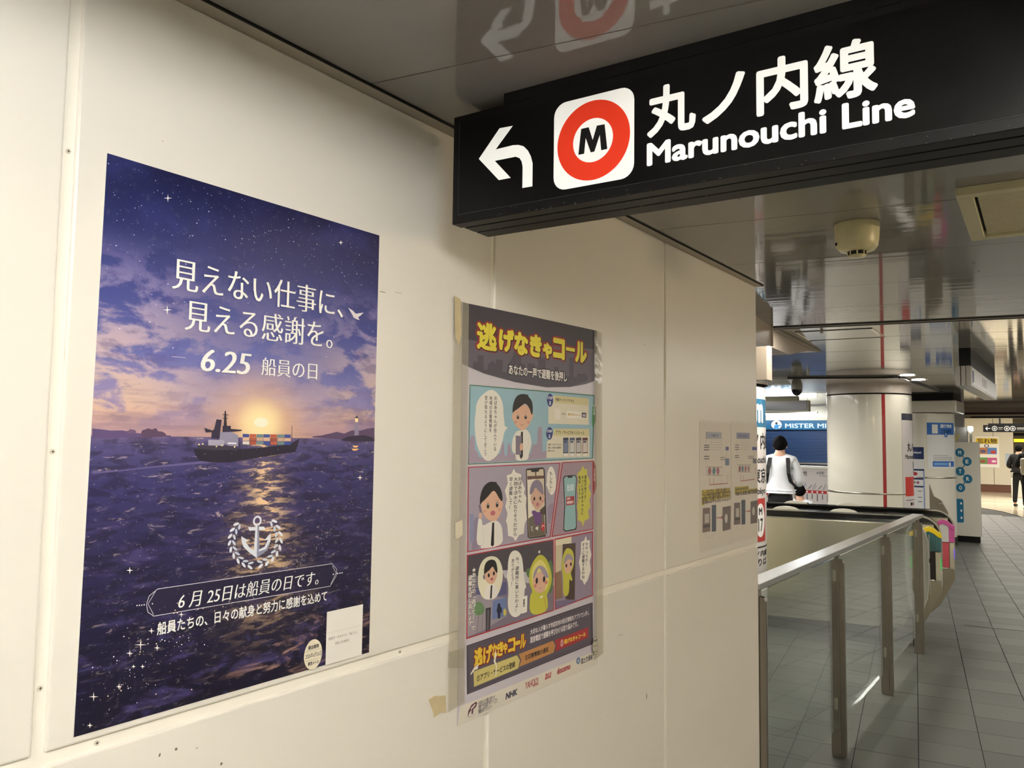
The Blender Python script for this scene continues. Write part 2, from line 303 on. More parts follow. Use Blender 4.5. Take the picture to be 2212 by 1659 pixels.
ART_SEA = [
('t','fafaf5','見えない仕事に、',(99.4,567,412.5,610.9),0,'m'),
('t','fafaf5','見える感謝を。',(121,513.1,391.2,556),0,'m'),
('t','fafaf5','6.25',(148.2,458.3,232.7,489.9),0.012,'mi'),
('t','fafaf5','船員の日',(251.2,459.8,360.3,487),0,'m'),
('l','d9c9d0',0.6,[(104.4,474.3),(125.3,474.4)]),
('l','d9c9d0',0.6,[(381.2,472.3),(401.3,472.4)]),
('p','e9e2e6',[(424.5,587.4),(435,584),(443,579.3),(449.6,581.1),(461.4,583.9),(452.9,576.9),(448.3,573.9),(452,569.5),(445.3,570),(438.2,572),(434.1,577.2)]),
('p','5b4a78',[(1,374.3),(12.8,373.4),(24.5,372.1),(40.3,372.7),(52.6,370.2),(77.7,368),(108.1,366.9),(108.2,365.3),(1.6,361.9)]),
('p','6b5575',[(45.2,372),(48.4,372.5),(49.3,374.4),(55.5,373.8),(58.6,371.9),(57.8,368.7),(47,368.5)]),
('p','57425f',[(65.3,370.8),(67.3,373.6),(71,374.4),(74.1,376.1),(80.5,374.6),(85.8,376.7),(89.2,372.4),(94.7,372),(100.3,369.3),(101.1,365.6),(67.8,363.5),(66.1,366.8)]),
('p','5a4668',[(355.5,368.5),(374.4,370.2),(393.6,373.9),(406.7,376.6),(423.6,373.9),(440.6,379.7),(461.6,379.6),(475.8,382.9),(494,385.4),(495.6,361.7),(355.6,366.6)]),
('p','2c2640',[(415.6,363.2),(430.6,368.9),(447.8,370.6),(469,371.9),(490.9,368.2),(494.1,361.2),(424.1,361.2)]),
('p','8d83a0',[(447,393.4),(455.4,393.6),(456.9,371.8),(446.5,370.6)]),
('p','ffe9b0',[(447.5,400.4),(454.5,400.6),(454.7,394.1),(447.7,393.9)]),
('p','4a3d58',[(446.8,400.3),(451.5,405.6),(455.9,400.6)]),
('p','ffc878',[(443.2,353.7),(457.2,353.7),(453.8,350.7),(446.8,350.7)]),
('p','ffc878',[(441.7,348.6),(458.5,348.6),(452.3,345.5),(444.6,345.6)]),
('e','fffbe0',(242,380.8,268.1,395.6)),
('p','221e33',[(143.1,349),(150.2,348.9),(179.2,346.8),(243.4,349.3),(310.6,355.8),(328.7,364.9),(325.5,353.5),(321.4,344),(257.5,336.4),(199.9,328.9),(170.2,329.8),(153.3,332.5),(145.8,340.6)]),
('p','3a3346',[(149.5,353.6),(214.2,353.3),(214.5,347.1),(179.2,346.8),(149,348.9)]),
('p','8f8ca4',[(183,371.5),(192.9,374.9),(200.5,374),(214.8,368.3),(215.5,352.2),(198.9,353.2),(183.5,359.7)]),
('p','a3a0b6',[(165.1,361.7),(190.9,361.5),(191.3,353.2),(165.5,353.6)]),
('p','e8e6ee',[(197.4,358),(211.9,357.7),(212,355.5),(197.5,355.9)]),
('p','2b2740',[(174.2,376.8),(177.2,390.8),(185.9,390.4),(184.7,379.1),(183.4,364),(169.9,363.9),(170.2,373.5)]),
('p','2b2740',[(157.9,378.2),(170.6,375),(174.3,374.6),(174.3,372.9),(161,371.8)]),
('p','2b2740',[(187.6,381.8),(201.4,382.1),(201.6,377.7),(221,376.5),(219.8,375),(200.5,373.3),(188,372.7)]),
('p','1f1b2d',[(190.1,403.2),(192.1,403.2),(194.6,381.5),(189.6,381.4)]),
('l','1f1b2d',0.7,[(185.8,398.2),(196.9,397.9)]),
('l','1f1b2d',0.7,[(187.1,392.6),(196.6,392.9)]),
('l','1f1b2d',0.9,[(313,384.6),(313.8,365.2)]),
('p','3a4d9a',[(222.6,370.6),(233.9,370.5),(234.1,366),(222.8,365.9)]),
('p','b5563f',[(234.7,370.6),(246.2,370.5),(246.4,366),(234.9,365.9)]),
('p','6f8a8e',[(247.1,370.6),(258.8,370.6),(259,366),(247.3,365.9)]),
('p','3a4d9a',[(259.6,370.7),(271.6,370.6),(271.7,366),(259.8,365.9)]),
('p','b5563f',[(272.4,370.7),(284.5,370.6),(284.7,366),(272.6,365.9)]),
('p','6f8a8e',[(285.4,370.7),(297.7,370.7),(297.9,366),(285.6,365.9)]),
('p','3a4d9a',[(298.6,370.8),(311.2,370.7),(311.4,366),(298.8,365.9)]),
('p','d8b49a',[(222.8,365.3),(234.1,365.1),(234.3,360.7),(223,360.6)]),
('p','a0503c',[(234.9,365.2),(246.5,365.1),(246.7,360.6),(235.1,360.6)]),
('p','c9a58c',[(247.3,365.2),(259,365.1),(259.2,360.6),(247.5,360.5)]),
('p','d8b49a',[(259.8,365.2),(271.8,365.1),(272,360.5),(260,360.5)]),
('p','a0503c',[(272.6,365.2),(284.8,365.1),(285,360.5),(272.8,360.4)]),
('p','c9a58c',[(285.6,365.2),(298,365.1),(298.2,360.4),(285.8,360.3)]),
('p','d8b49a',[(298.8,365.2),(311.4,365.1),(311.6,360.4),(299,360.3)]),
('p','d9d3d0',[(223,359.9),(234.4,359.8),(234.6,355.3),(223.2,355.3)]),
('p','b5563f',[(235.2,359.9),(246.7,359.7),(246.9,355.2),(235.4,355.2)]),
('p','6f8a8e',[(247.5,359.8),(259.2,359.7),(259.4,355.1),(247.7,355.1)]),
('p','3a4d9a',[(260.1,359.8),(272,359.6),(272.2,355),(260.3,355)]),
('p','b5563f',[(272.8,359.7),(285,359.6),(285.2,354.9),(273,354.9)]),
('p','6f8a8e',[(285.8,359.7),(298.2,359.5),(298.4,354.8),(286,354.8)]),
('p','3a4d9a',[(299.1,359.6),(311.6,359.4),(311.8,354.7),(299.3,354.7)]),
('e','ffe9a0',(149.9,353.8,152.3,355.9)),
('e','ffe9a0',(177.7,351.1,180.2,353.2)),
('e','ffe9a0',(186.2,352.6,188.8,354.7)),
('e','ffe9a0',(155.7,354.6,158.2,356.8)),
('e','ffe9a0',(207.8,350.4,210.5,352.6)),
('p','615b8c',[(2.2,320.1),(46.8,322.3),(96.8,326.8),(155.7,331.7),(180,329.2),(137.2,326.9),(79.8,323.5),(27.1,319.3),(4.1,318)]),
('r','dfe4ee',(246.5,233.7,261.8,249.1),0.6),
('p','dfe4ee',[(251.4,235.6),(256.8,235.2),(259.5,198.2),(255.1,186.4),(249.7,199.2)]),
('p','dfe4ee',[(237.6,233.4),(266.8,232),(268.6,227.3),(241,227.8)]),
('p','dfe4ee',[(226.6,221.2),(239.8,213.4),(234.6,211.7),(242.9,202.1),(254.6,197.3),(268.6,201.7),(274.3,211.3),(267.6,211.2),(279.4,221.5),(279.3,209.7),(273,195.7),(255.1,186.4),(240.5,196.8),(230.9,205.4),(227.5,213.4)]),
('p','8a90a8',[(254.1,234.3),(256.8,235.2),(259.4,200.4),(255.1,186.8),(254.8,218.7)]),
('p','8a90a8',[(254.7,195.3),(271.5,198.1),(277.1,209.9),(273,195.7),(255.1,186.4)]),
('p','dfe4ee',[(239.6,177.9),(241.3,178),(244,176.7),(246.7,174.6),(248.4,172.3),(248.4,170.9),(246.6,170.7),(243.9,172),(241.2,174.2),(239.5,176.4)]),
('p','c9d3e2',[(240.2,179.6),(240.8,180.8),(243.1,181.7),(246.2,182.1),(249,181.8),(250.4,180.9),(249.8,179.7),(247.4,178.7),(244.3,178.4),(241.5,178.7)]),
('p','dfe4ee',[(229.4,183.1),(231.1,182.9),(233.5,181.1),(235.5,178.6),(236.5,176.2),(236,174.8),(234.2,175.1),(231.9,176.9),(229.9,179.4),(228.9,181.8)]),
('p','c9d3e2',[(230.5,184.6),(231.5,185.6),(234.1,185.9),(237.3,185.6),(240,184.7),(241.1,183.6),(240.1,182.6),(237.5,182.3),(234.3,182.6),(231.6,183.5)]),
('p','dfe4ee',[(220.8,190.2),(222.5,189.6),(224.3,187.5),(225.5,184.7),(225.8,182.3),(224.9,181.2),(223.2,181.8),(221.4,183.9),(220.2,186.7),(220,189.1)]),
('p','c9d3e2',[(222.4,191.3),(223.7,192),(226.4,191.8),(229.5,190.8),(231.9,189.3),(232.6,188.1),(231.4,187.4),(228.7,187.6),(225.5,188.7),(223.2,190.1)]),
('p','dfe4ee',[(214.4,198.6),(215.9,197.7),(217,195.3),(217.4,192.5),(216.9,190.2),(215.7,189.4),(214.2,190.3),(213.1,192.7),(212.7,195.5),(213.2,197.8)]),
('p','c9d3e2',[(216.4,199.3),(217.8,199.6),(220.4,198.8),(223.3,197.2),(225.3,195.4),(225.6,194.1),(224.1,193.7),(221.5,194.5),(218.6,196.1),(216.7,198)]),
('p','dfe4ee',[(210.5,207.7),(211.7,206.6),(212.2,204.2),(211.7,201.5),(210.5,199.5),(209,199),(207.8,200.2),(207.4,202.5),(207.8,205.3),(209,207.2)]),
('p','c9d3e2',[(212.7,207.9),(214.2,207.9),(216.6,206.6),(219,204.5),(220.4,202.4),(220.3,201.1),(218.8,201.1),(216.4,202.4),(214,204.5),(212.6,206.6)]),
('p','dfe4ee',[(209.4,217.1),(210.2,215.7),(209.9,213.4),(208.6,211),(206.8,209.4),(205.2,209.3),(204.4,210.6),(204.6,212.9),(205.9,215.3),(207.7,216.9)]),
('p','c9d3e2',[(211.6,216.8),(213.1,216.4),(215.2,214.7),(216.9,212.3),(217.7,210),(217.2,208.8),(215.7,209.2),(213.6,210.9),(211.9,213.3),(211.1,215.6)]),
('p','dfe4ee',[(211,226),(211.5,224.6),(210.5,222.5),(208.5,220.5),(206.2,219.4),(204.5,219.6),(204,221.1),(205,223.2),(207,225.1),(209.3,226.2)]),
('p','c9d3e2',[(213.2,225.2),(214.6,224.6),(216.2,222.6),(217.2,219.9),(217.3,217.6),(216.4,216.6),(215,217.3),(213.4,219.3),(212.4,222),(212.4,224.2)]),
('p','dfe4ee',[(215.4,234),(215.4,232.6),(213.8,230.8),(211.2,229.4),(208.5,228.9),(206.9,229.5),(206.9,230.9),(208.5,232.7),(211.1,234.1),(213.8,234.6)]),
('p','c9d3e2',[(217.4,232.8),(218.6,231.9),(219.5,229.7),(219.7,227),(219.1,224.8),(218,224.1),(216.7,225),(215.8,227.2),(215.6,229.9),(216.2,232)]),
('p','dfe4ee',[(222.3,240.5),(221.9,239.2),(219.7,237.9),(216.6,237.1),(213.8,237.2),(212.3,238.1),(212.7,239.5),(214.9,240.8),(218,241.5),(220.8,241.4)]),
('p','c9d3e2',[(223.9,239),(224.9,237.8),(225.1,235.5),(224.5,233),(223.2,231.1),(221.8,230.7),(220.8,231.8),(220.6,234.1),(221.2,236.6),(222.5,238.5)]),
('p','dfe4ee',[(267.3,176.4),(267.5,174.9),(266,173),(263.3,171.4),(260.6,170.8),(258.8,171.4),(258.7,172.9),(260.2,174.7),(262.8,176.3),(265.5,176.9)]),
('p','c9d3e2',[(266.5,178.4),(265.2,177.7),(262.4,178),(259.1,179.2),(256.6,180.7),(255.9,182),(257.3,182.6),(260.1,182.3),(263.4,181.2),(265.8,179.7)]),
('p','dfe4ee',[(277.7,179.8),(278.3,178.3),(277.5,176),(275.5,173.8),(273.2,172.6),(271.4,172.7),(270.7,174.2),(271.5,176.5),(273.5,178.6),(275.8,179.9)]),
('p','c9d3e2',[(276.3,181.6),(275.3,180.7),(272.5,180.3),(269.1,180.8),(266.3,181.8),(265.2,182.9),(266.3,183.9),(269,184.2),(272.4,183.8),(275.2,182.8)]),
('p','dfe4ee',[(286.3,185.5),(287.4,184.1),(287.4,181.6),(286.3,179),(284.5,177.2),(282.7,176.9),(281.7,178.3),(281.7,180.8),(282.8,183.4),(284.6,185.2)]),
('p','c9d3e2',[(284.5,187),(283.8,185.9),(281.3,184.9),(278,184.6),(275.1,185),(273.7,186),(274.4,187.1),(276.8,188.1),(280.1,188.4),(283.1,188)]),
('p','dfe4ee',[(292.7,193.2),(294.1,192.1),(294.9,189.5),(294.8,186.6),(293.7,184.4),(292.1,183.7),(290.7,184.9),(289.9,187.4),(290.1,190.4),(291.1,192.6)]),
('p','c9d3e2',[(290.5,194.4),(290.2,193.1),(288.2,191.6),(285.2,190.5),(282.4,190.3),(280.8,190.9),(281,192.3),(283,193.7),(286,194.8),(288.8,195.1)]),
('p','dfe4ee',[(296.2,202.5),(298,201.6),(299.5,199.2),(300.3,196.2),(300,193.7),(298.8,192.7),(297,193.6),(295.5,196),(294.7,199),(295,201.5)]),
('p','c9d3e2',[(293.8,203.1),(294,201.7),(292.6,199.8),(290.2,198.1),(287.6,197.2),(285.9,197.6),(285.7,198.9),(287.1,200.9),(289.5,202.6),(292,203.5)]),
('p','dfe4ee',[(296.7,212.5),(298.5,212),(300.8,210),(302.4,207.1),(303,204.6),(302.1,203.3),(300.3,203.8),(298.1,205.9),(296.4,208.7),(295.8,211.3)]),
('p','c9d3e2',[(294.2,212.7),(294.8,211.3),(294.1,209.1),(292.4,206.8),(290.3,205.4),(288.6,205.4),(288,206.7),(288.6,208.9),(290.4,211.2),(292.5,212.6)]),
('p','dfe4ee',[(294,222.8),(295.8,222.7),(298.6,221.1),(301,218.6),(302.4,216.1),(302,214.7),(300.1,214.8),(297.4,216.4),(294.9,218.9),(293.6,221.3)]),
('p','c9d3e2',[(291.6,222.3),(292.6,221.1),(292.7,218.7),(291.9,216.1),(290.4,214.2),(288.8,213.8),(287.8,215),(287.7,217.4),(288.5,220),(290,221.9)]),
('p','dfe4ee',[(288.3,232.4),(290.1,232.7),(293.1,231.7),(296.2,229.7),(298.2,227.6),(298.3,226),(296.5,225.7),(293.5,226.7),(290.4,228.7),(288.4,230.9)]),
('p','c9d3e2',[(286.2,231.4),(287.6,230.4),(288.4,228.1),(288.5,225.2),(287.7,223),(286.4,222.3),(285,223.3),(284.2,225.7),(284.1,228.5),(284.9,230.7)]),
('p','dfe4ee',[(280.1,240.7),(281.7,241.4),(284.8,241),(288.2,239.8),(290.8,238),(291.4,236.5),(289.8,235.8),(286.7,236.2),(283.2,237.5),(280.7,239.2)]),
('p','c9d3e2',[(278.5,239.3),(280.1,238.6),(281.6,236.4),(282.6,233.6),(282.5,231.3),(281.6,230.3),(280,231),(278.5,233.2),(277.5,235.9),(277.6,238.3)]),
('p','221d3c',[(98.3,163.1),(404.3,160.8),(415.5,149.9),(414.5,139.9),(401.7,124.8),(94.5,128.3),(85.9,134.7),(83.3,145.2),(86.6,155.7)]),
('l','e6e4ea',0.8,[(98.3,163.1),(404.3,160.8),(415.5,149.9),(414.5,139.9),(401.7,124.8),(94.5,128.3),(85.9,134.7),(83.3,145.2),(86.6,155.7),(98.3,163.1)]),
('l','e6e4ea',0.7,[(95.1,160.5),(85.4,145.4),(93.9,130.4)]),
('l','e6e4ea',0.7,[(405.1,157.4),(413.7,144.6),(402.9,127.7)]),
('e','e6e4ea',(69.6,144.9,71.3,146.7)),
('e','e6e4ea',(72.9,144.7,74.7,146.6)),
('e','e6e4ea',(76.1,144.4,77.9,146.3)),
('e','e6e4ea',(79.4,144.3,81.2,146.2)),
('e','e6e4ea',(90.6,143.9,92.4,145.8)),
('e','e6e4ea',(406.3,142.1,409,144.5)),
('e','e6e4ea',(416.1,142.1,418.9,144.5)),
('e','e6e4ea',(421.2,142,424,144.4)),
('e','e6e4ea',(426,141.9,428.8,144.3)),
('t','fafaf5','6 月 25日は船員の日です。',(128.8,131.4,375.8,153.6),0,'mi'),
('t','fafaf5','船員たちの、日々の献身と努力に感謝を込めて',(99.3,102.2,394.9,119.4),0.018,''),
('p','fffaf0',[(82.7,688.6),(87.9,690.7),(88.5,695.8),(89.5,691.1),(94.8,691.7),(89.6,689.6),(89,684.4),(87.9,689.1)]),
('p','fffaf0',[(87.9,536),(94,537.6),(94.5,543.5),(95.6,537.9),(101.9,538),(95.7,536.4),(95.1,530.5),(94,536.1)]),
('p','fffaf0',[(53.7,193),(57.6,193.2),(58.2,196.9),(59.1,193),(63.1,191.8),(59.2,191.6),(58.6,187.9),(57.7,191.8)]),
('p','fffaf0',[(69,96.1),(77,95.2),(77.4,102.6),(78.5,94.9),(86.6,92.6),(78.6,93.5),(78.1,86.1),(77,93.8)]),
('p','fffaf0',[(58.7,87.4),(62.7,87.3),(63.2,90.9),(64.2,87),(68.2,85.4),(64.2,85.6),(63.7,81.9),(62.7,85.9)]),
('p','fffaf0',[(96.7,86.7),(100.4,86.6),(101.1,89.9),(102,86.3),(105.9,84.8),(102.1,84.9),(101.5,81.6),(100.5,85.2)]),
('p','fffaf0',[(13.1,44.3),(18.3,43.6),(18.8,48.7),(19.7,43.3),(25.1,41.3),(19.8,41.9),(19.3,36.9),(18.4,42.3)]),
('p','fffaf0',[(12.6,10),(15.4,9.9),(16,12.5),(16.8,9.5),(19.7,8),(16.9,8.1),(16.3,5.5),(15.5,8.5)]),
('p','fffaf0',[(47.2,48.3),(50.2,48.3),(50.8,51.1),(51.7,48),(54.8,46.5),(51.8,46.6),(51.2,43.8),(50.3,46.9)]),
('p','fffaf0',[(324.4,169.3),(330.8,169.4),(331.7,174.4),(333,169.2),(339.6,167.6),(333.1,167.5),(332.2,162.5),(330.9,167.7)]),
('p','fffaf0',[(78.8,66.5),(81.1,66.7),(81.7,68.7),(82.6,66.4),(85,65.1),(82.7,64.9),(82,62.9),(81.1,65.3)]),
('p','fffaf0',[(66.9,69.1),(68.7,69.4),(69.4,71),(70.2,69),(72.1,67.9),(70.3,67.6),(69.6,66.1),(68.8,68)]),
('p','fffaf0',[(130.4,124.3),(133.9,124.5),(134.6,127.5),(135.6,124.2),(139.1,122.9),(135.6,122.7),(134.9,119.7),(134,123)]),
('p','fffaf0',[(87.6,110.4),(91.3,110.5),(91.9,113.8),(92.8,110.2),(96.6,108.8),(92.9,108.7),(92.3,105.4),(91.3,109)]),
('p','fffaf0',[(399.2,694),(402.9,695.7),(404,698.8),(405.4,696.2),(409.2,696.1),(405.4,694.3),(404.3,691.2),(402.9,693.8)]),
('p','fffaf0',[(456,299.4),(461.4,300.2),(462.5,304.1),(464,300.1),(469.5,299),(464.1,298.3),(462.9,294.3),(461.5,298.3)]),
('p','fffaf0',[(322.6,169.7),(330.9,169.6),(331.7,176),(333.1,169.3),(341.6,167.5),(333.2,167.6),(332.3,161.1),(330.9,167.8)])]
ART_CALL = [
('p','45404a',[(2.6,834.3),(17.9,834.2),(217.6,838),(554.8,842.2),(551,713.7),(498.4,700.9),(422.7,688.8),(317.5,681.4),(190.5,685.1),(76.7,695.5),(2.8,709.3)]),
('p','69626f',[(1.4,760.4),(48.4,760.8),(130.2,768),(219,774.1),(385,784.2),(551.3,793.2),(551,714.7),(498.4,702),(422.7,689.9),(317.5,682.5),(190.5,686.2),(76.6,696.5),(2.8,710.1)]),
('p','54505c',[(39.1,716.4),(54.8,717.7),(54.4,732.3),(74.4,732.5),(75.1,703.2),(88.6,704.3),(89.7,715.8),(106,725.5),(117.3,718.2),(117,729),(142.6,729.6),(141.7,703.4),(157.6,704.6),(160.2,718.4),(180.3,742.4),(188.7,767.4),(206.8,769.3),(213.8,728.1),(226.2,728.3),(225,711.5),(239,710.9),(238.6,731.1),(267.2,731.8),(267.6,711.3),(280.5,712.3),(281.5,748.3),(312.9,749.3),(311.9,709.2),(347.6,711.8),(350.7,732.4),(368.1,732.9),(368.4,713.3),(418.7,715.1),(418,760.8),(440.2,761.9),(439,714.7),(455.9,715.9),(455.8,723.6),(498,726.8),(509.9,719.8),(510.1,709.9),(422.7,690.7),(317.5,683.2),(190.5,686.5),(76.6,697.6),(39.4,703.6)]),
('l','d8d0d4',0.7,[(2.9,708.5),(76.7,694.7),(190.6,684.1),(317.5,680.1),(422.8,687.2),(498.4,699.3),(551,712.1)]),
('t','a3282c','逃',(44.5,740.9,126.6,806.6),0.12,''),
('t','a3282c','げ',(120.9,744.3,189.8,802.4),0.17,''),
('t','a3282c','な',(177.5,742.5,245.3,801.7),0.17,''),
('t','a3282c','き',(238.7,743.6,301.3,803.4),0.17,''),
('t','a3282c','ゃ',(292.1,744.3,347,789.8),0.17,''),
('t','a3282c','コ',(336.3,747,404.3,806.1),0.17,''),
('t','a3282c','ー',(393.9,771.9,452,789),0.17,''),
('t','a3282c','ル',(437.6,747.1,510.4,809.6),0.17,''),
('t','2a1512','逃',(49.4,742,124.3,803.7),0.07,''),
('t','2a1512','げ',(126.1,745.5,187.4,799.3),0.1,''),
('t','2a1512','な',(182.9,743.6,242.7,798.5),0.1,''),
('t','2a1512','き',(244.4,744.8,298.6,800.2),0.1,''),
('t','2a1512','ゃ',(298.2,745.5,344.2,786.5),0.1,''),
('t','2a1512','コ',(342.5,748.3,401.4,802.8),0.1,''),
('t','2a1512','ー',(400.4,773.1,449,785.6),0.1,''),
('t','2a1512','ル',(444.4,748.4,507.2,806.1),0.1,''),
('t','efe04a','逃',(49.9,744.4,120.9,803.1),0.042,''),
('t','efe04a','げ',(126.6,747.9,183.7,798.7),0.065,''),
('t','efe04a','な',(183.5,746.1,238.9,797.9),0.065,''),
('t','efe04a','き',(245.1,747.3,294.6,799.6),0.065,''),
('t','efe04a','ゃ',(298.8,748.1,340,785.8),0.065,''),
('t','efe04a','コ',(343.2,750.9,397,802.1),0.065,''),
('t','efe04a','ー',(401.2,775.8,444.5,784.9),0.065,''),
('t','efe04a','ル',(445.1,751.2,502.4,805.4),0.065,''),
('t','1c181c','あなたの一声で避難を後押し',(161.4,697.8,411.6,726),0.075,''),
('t','f4f0ea','あなたの一声で避難を後押し',(164.6,700.1,407.9,723.4),0.022,''),
('p','dcd6d6',[(28,508),(28.8,669.3),(544.5,675.3),(537.1,517.3),(558,508.9),(25.7,506.2)]),
('p','477a63',[(28.7,669.6),(545.7,675.7),(538.1,514.1),(27.7,507.6)]),
('p','9cc0cf',[(31.4,667.5),(540.5,672.8),(532.6,516),(30.3,509.5)]),
('p','ab9bb0',[(29.2,551),(38.7,567.4),(47.6,563.8),(48.9,538.4),(57.4,532.9),(63.7,522),(75.8,521.8),(138.4,528.8),(141.2,547.8),(145.9,555.4),(151,547.8),(154.2,524.9),(163.1,524.8),(164.3,545.9),(169.1,552.6),(175.9,545.9),(179.7,528.5),(191.5,528.5),(254.6,528.1),(261.4,548.1),(279.7,550.2),(282.6,588.7),(299.4,589.5),(302.4,531.8),(321.3,535.9),(321.6,516.3),(165,512.7),(30.3,510.1)]),
('s','f0ece2',[(46.8,596.6),(50.7,616.8),(51.7,633.8),(72.4,652.6),(103.3,665.8),(130.1,655.7),(146.2,634.8),(147.9,610.8),(152.6,593.7),(152.7,587),(166,586.3),(151.6,576.8),(144.4,551.6),(128.9,525.1),(97.6,512),(75.9,520),(57.1,543.9),(49,569.3)]),
('t','2b2830','おばあちゃんが住んでいる',(112.7,534.5,124,651.3),0.012,'v'),
('t','2b2830','地域の災害情報を',(96,573.7,106.7,650.3),0.012,'v'),
('t','2b2830','受け取れるようにしておこう',(80,524.5,89.7,650.3),0.012,'v'),
('s','efebe3',[(218,579.9),(197.2,578.8),(183.9,565.3),(179.3,544),(182,532.4),(194.9,528.4),(195.3,512.3),(245.9,514.2),(246.7,528.1),(256,546.1),(256.9,556.1),(250,574.1),(235.5,583.8)]),
('l','5a5a5a',0.3,[(197.2,578.8),(183.9,565.3),(179.3,544),(182,532.4),(194.9,528.4),(195.3,512.3)]),
('l','5a5a5a',0.3,[(235.5,583.8),(250,574.1),(256.9,556.1),(256,546.1),(246.7,528.1),(245.9,514.2)]),
('l','5a5a5a',0.3,[(244.9,564),(244.2,546),(226,532.2)]),
('s','e3b79c',[(181.8,615.8),(177.9,607.9),(182.1,603.2),(188.3,596.5),(197,587.9),(218,578.5),(235.5,584.8),(249.6,596.1),(258.4,608.4),(263.7,612.6),(261.8,618.6),(258,628.5),(230.8,639.4),(192.6,633.8)]),
('s','1b1718',[(181.7,615.9),(180.5,626.1),(184.1,639.9),(194.2,654.1),(209.2,659.7),(224.5,661.2),(235.4,660.1),(243.2,660.5),(240.1,657.3),(256.1,648.4),(261.2,632.8),(259.3,614.2),(252.9,618.4),(248.6,628.7),(231.1,642),(215.9,634.4),(200.8,626.9),(187.5,621.2)]),
('e','141214',(197.2,604.1,206.3,614)),
('e','ffffff',(200.3,609.9,203.8,612.9)),
('e','141214',(227.4,604.9,236.9,615)),
('e','ffffff',(230.6,610.8,234.3,613.9)),
('e','d99683',(188.2,594.8,198.6,600.4)),
('e','d99683',(238,595.7,248.9,601.4)),
('l','5b2c25',0.6,[(209.3,595.1),(213.6,591.6),(218.4,591.4),(224,593.1),(226.1,595.1)]),
('l','4a3a34',0.4,[(194.7,617.8),(199.8,620),(205,619.4)]),
('l','4a3a34',0.4,[(225.9,620.1),(231.2,621.1),(236.5,620.1)]),
('p','15151c',[(215.3,577.1),(222.3,577.2),(223.4,523.3),(216.6,516.1),(210.2,523.4),(214,571.6)]),
('p','837889',[(194.1,568.4),(217.6,567.3),(215.7,525.6),(195,526.9)]),
('s','e3b79c',[(211,547.9),(216.8,552.9),(224.2,550),(223.8,538.1),(215.5,534.6),(210.5,538.1)]),
('p','e6e0cd',[(351.9,665),(514.6,664.8),(515.6,599.2),(327,597.6),(326.2,643.7)]),
('p','d8cf9f',[(351.9,665),(512.6,665.7),(511.7,646.9),(352.2,647.5)]),
('s','2f3f86',[(318,653.2),(322.9,663.5),(332.9,669),(342.2,664.5),(347.9,652.9),(343.7,641.6),(333.5,635.7),(323.3,640.8)]),
('t','ffffff','STEP',(321.9,654.5,343.8,660.7),0.02,''),
('t','ffffff','1',(330.9,641.3,335.8,650.2),0,''),
('t','2b2420','特設ページへアクセス',(357.2,651.8,442.6,659.3),0.02,''),
('t','2b2420','または',(385.9,620.4,402.4,624.5),0.02,''),
('p','f4f1e6',[(408.4,630.5),(502.7,629.5),(502.9,613.9),(408.7,613.3)]),
('t','c79a20','逃げなきゃコール',(413.9,619.2,471.9,625.5),0.04,''),
('p','2a2434',[(479.6,628.7),(502.7,628.6),(501.9,616.1),(479.8,616.8)]),
('t','e8e0e8','検索',(483.2,618.2,499.2,625.7),0.02,''),
('p','efeade',[(352.9,634.3),(379.3,633.7),(379.7,608.2),(353.4,608.7)]),
('p','e6e0cd',[(320.9,554.4),(347.7,573.4),(353.4,586),(518,589.2),(520.3,518.6),(319.7,518.2)]),
('p','d8cf9f',[(349.4,586),(518,589.2),(518.3,570.8),(349.7,569.6)]),
('s','2f3f86',[(316,575),(322.3,586.5),(332.6,590.6),(343.6,585.8),(346.9,575.5),(342.4,563.9),(332.4,559.1),(321.5,563.7)]),
('t','ffffff','STEP',(321.2,577.1,342.9,582.9),0.02,''),
('t','ffffff','2',(327.5,564.5,335.4,572.1),0.03,''),
('t','2b2420','アプリ・サービスをインストール',(359.4,574,492.7,582.9),0.02,''),
('t','4a4440','各種アプリやサービスから',(325.6,546.7,386,551.4),0.02,''),
('t','4a4440','登録した地域の災害情報が',(325.7,539.5,386.1,544.1),0.02,''),
('t','4a4440','通知されます。',(325.9,532.4,357.1,536.9),0.02,''),
('p','28304e',[(392.6,565.5),(417.3,566.4),(418,521.7),(393.3,520.4)]),
('p','7a86a8',[(394.8,558.7),(415.3,559.2),(415.8,531.3),(395.2,530.4)]),
('p','f0ece4',[(394,528.3),(417.1,528.8),(417.2,521.7),(394.2,520.8)]),
('p','55607a',[(422.3,565.8),(447.6,566.7),(448.3,521.4),(423,520.1)]),
('p','d6d4d0',[(424.5,558.9),(445.6,559.5),(446,531.2),(424.9,530.2)]),
('p','f0ece4',[(423.7,528.1),(447.3,528.6),(447.4,521.4),(423.8,520.6)]),
('p','4a4048',[(452.8,566.1),(478.7,567),(479.4,521.2),(453.4,519.9)]),
('p','c8c4c4',[(455,559.1),(476.6,559.7),(477,531.1),(455.4,530.1)]),
('p','f0ece4',[(454.2,527.9),(478.4,528.4),(478.5,521.2),(454.3,520.3)]),
('p','5e2a2c',[(484,566.4),(510.6,567.3),(511.2,520.9),(484.6,519.6)]),
('p','d9cfc8',[(486.3,559.3),(508.5,559.9),(508.9,530.9),(486.7,529.9)]),
('p','f0ece4',[(485.4,527.7),(510.3,528.2),(510.4,520.9),(485.5,520)]),
('p','3a4468',[(396,557.4),(410.8,557.7),(410.8,554.1),(396.1,553.6)]),
('p','3a4468',[(425.8,557.6),(440.9,557.9),(441,554.2),(425.8,553.7)]),
('p','3a4468',[(456.3,557.8),(471.9,558.1),(471.9,554.4),(456.4,553.9)]),
('p','3a4468',[(487.6,558),(503.6,558.3),(503.6,554.5),(487.7,554)]),
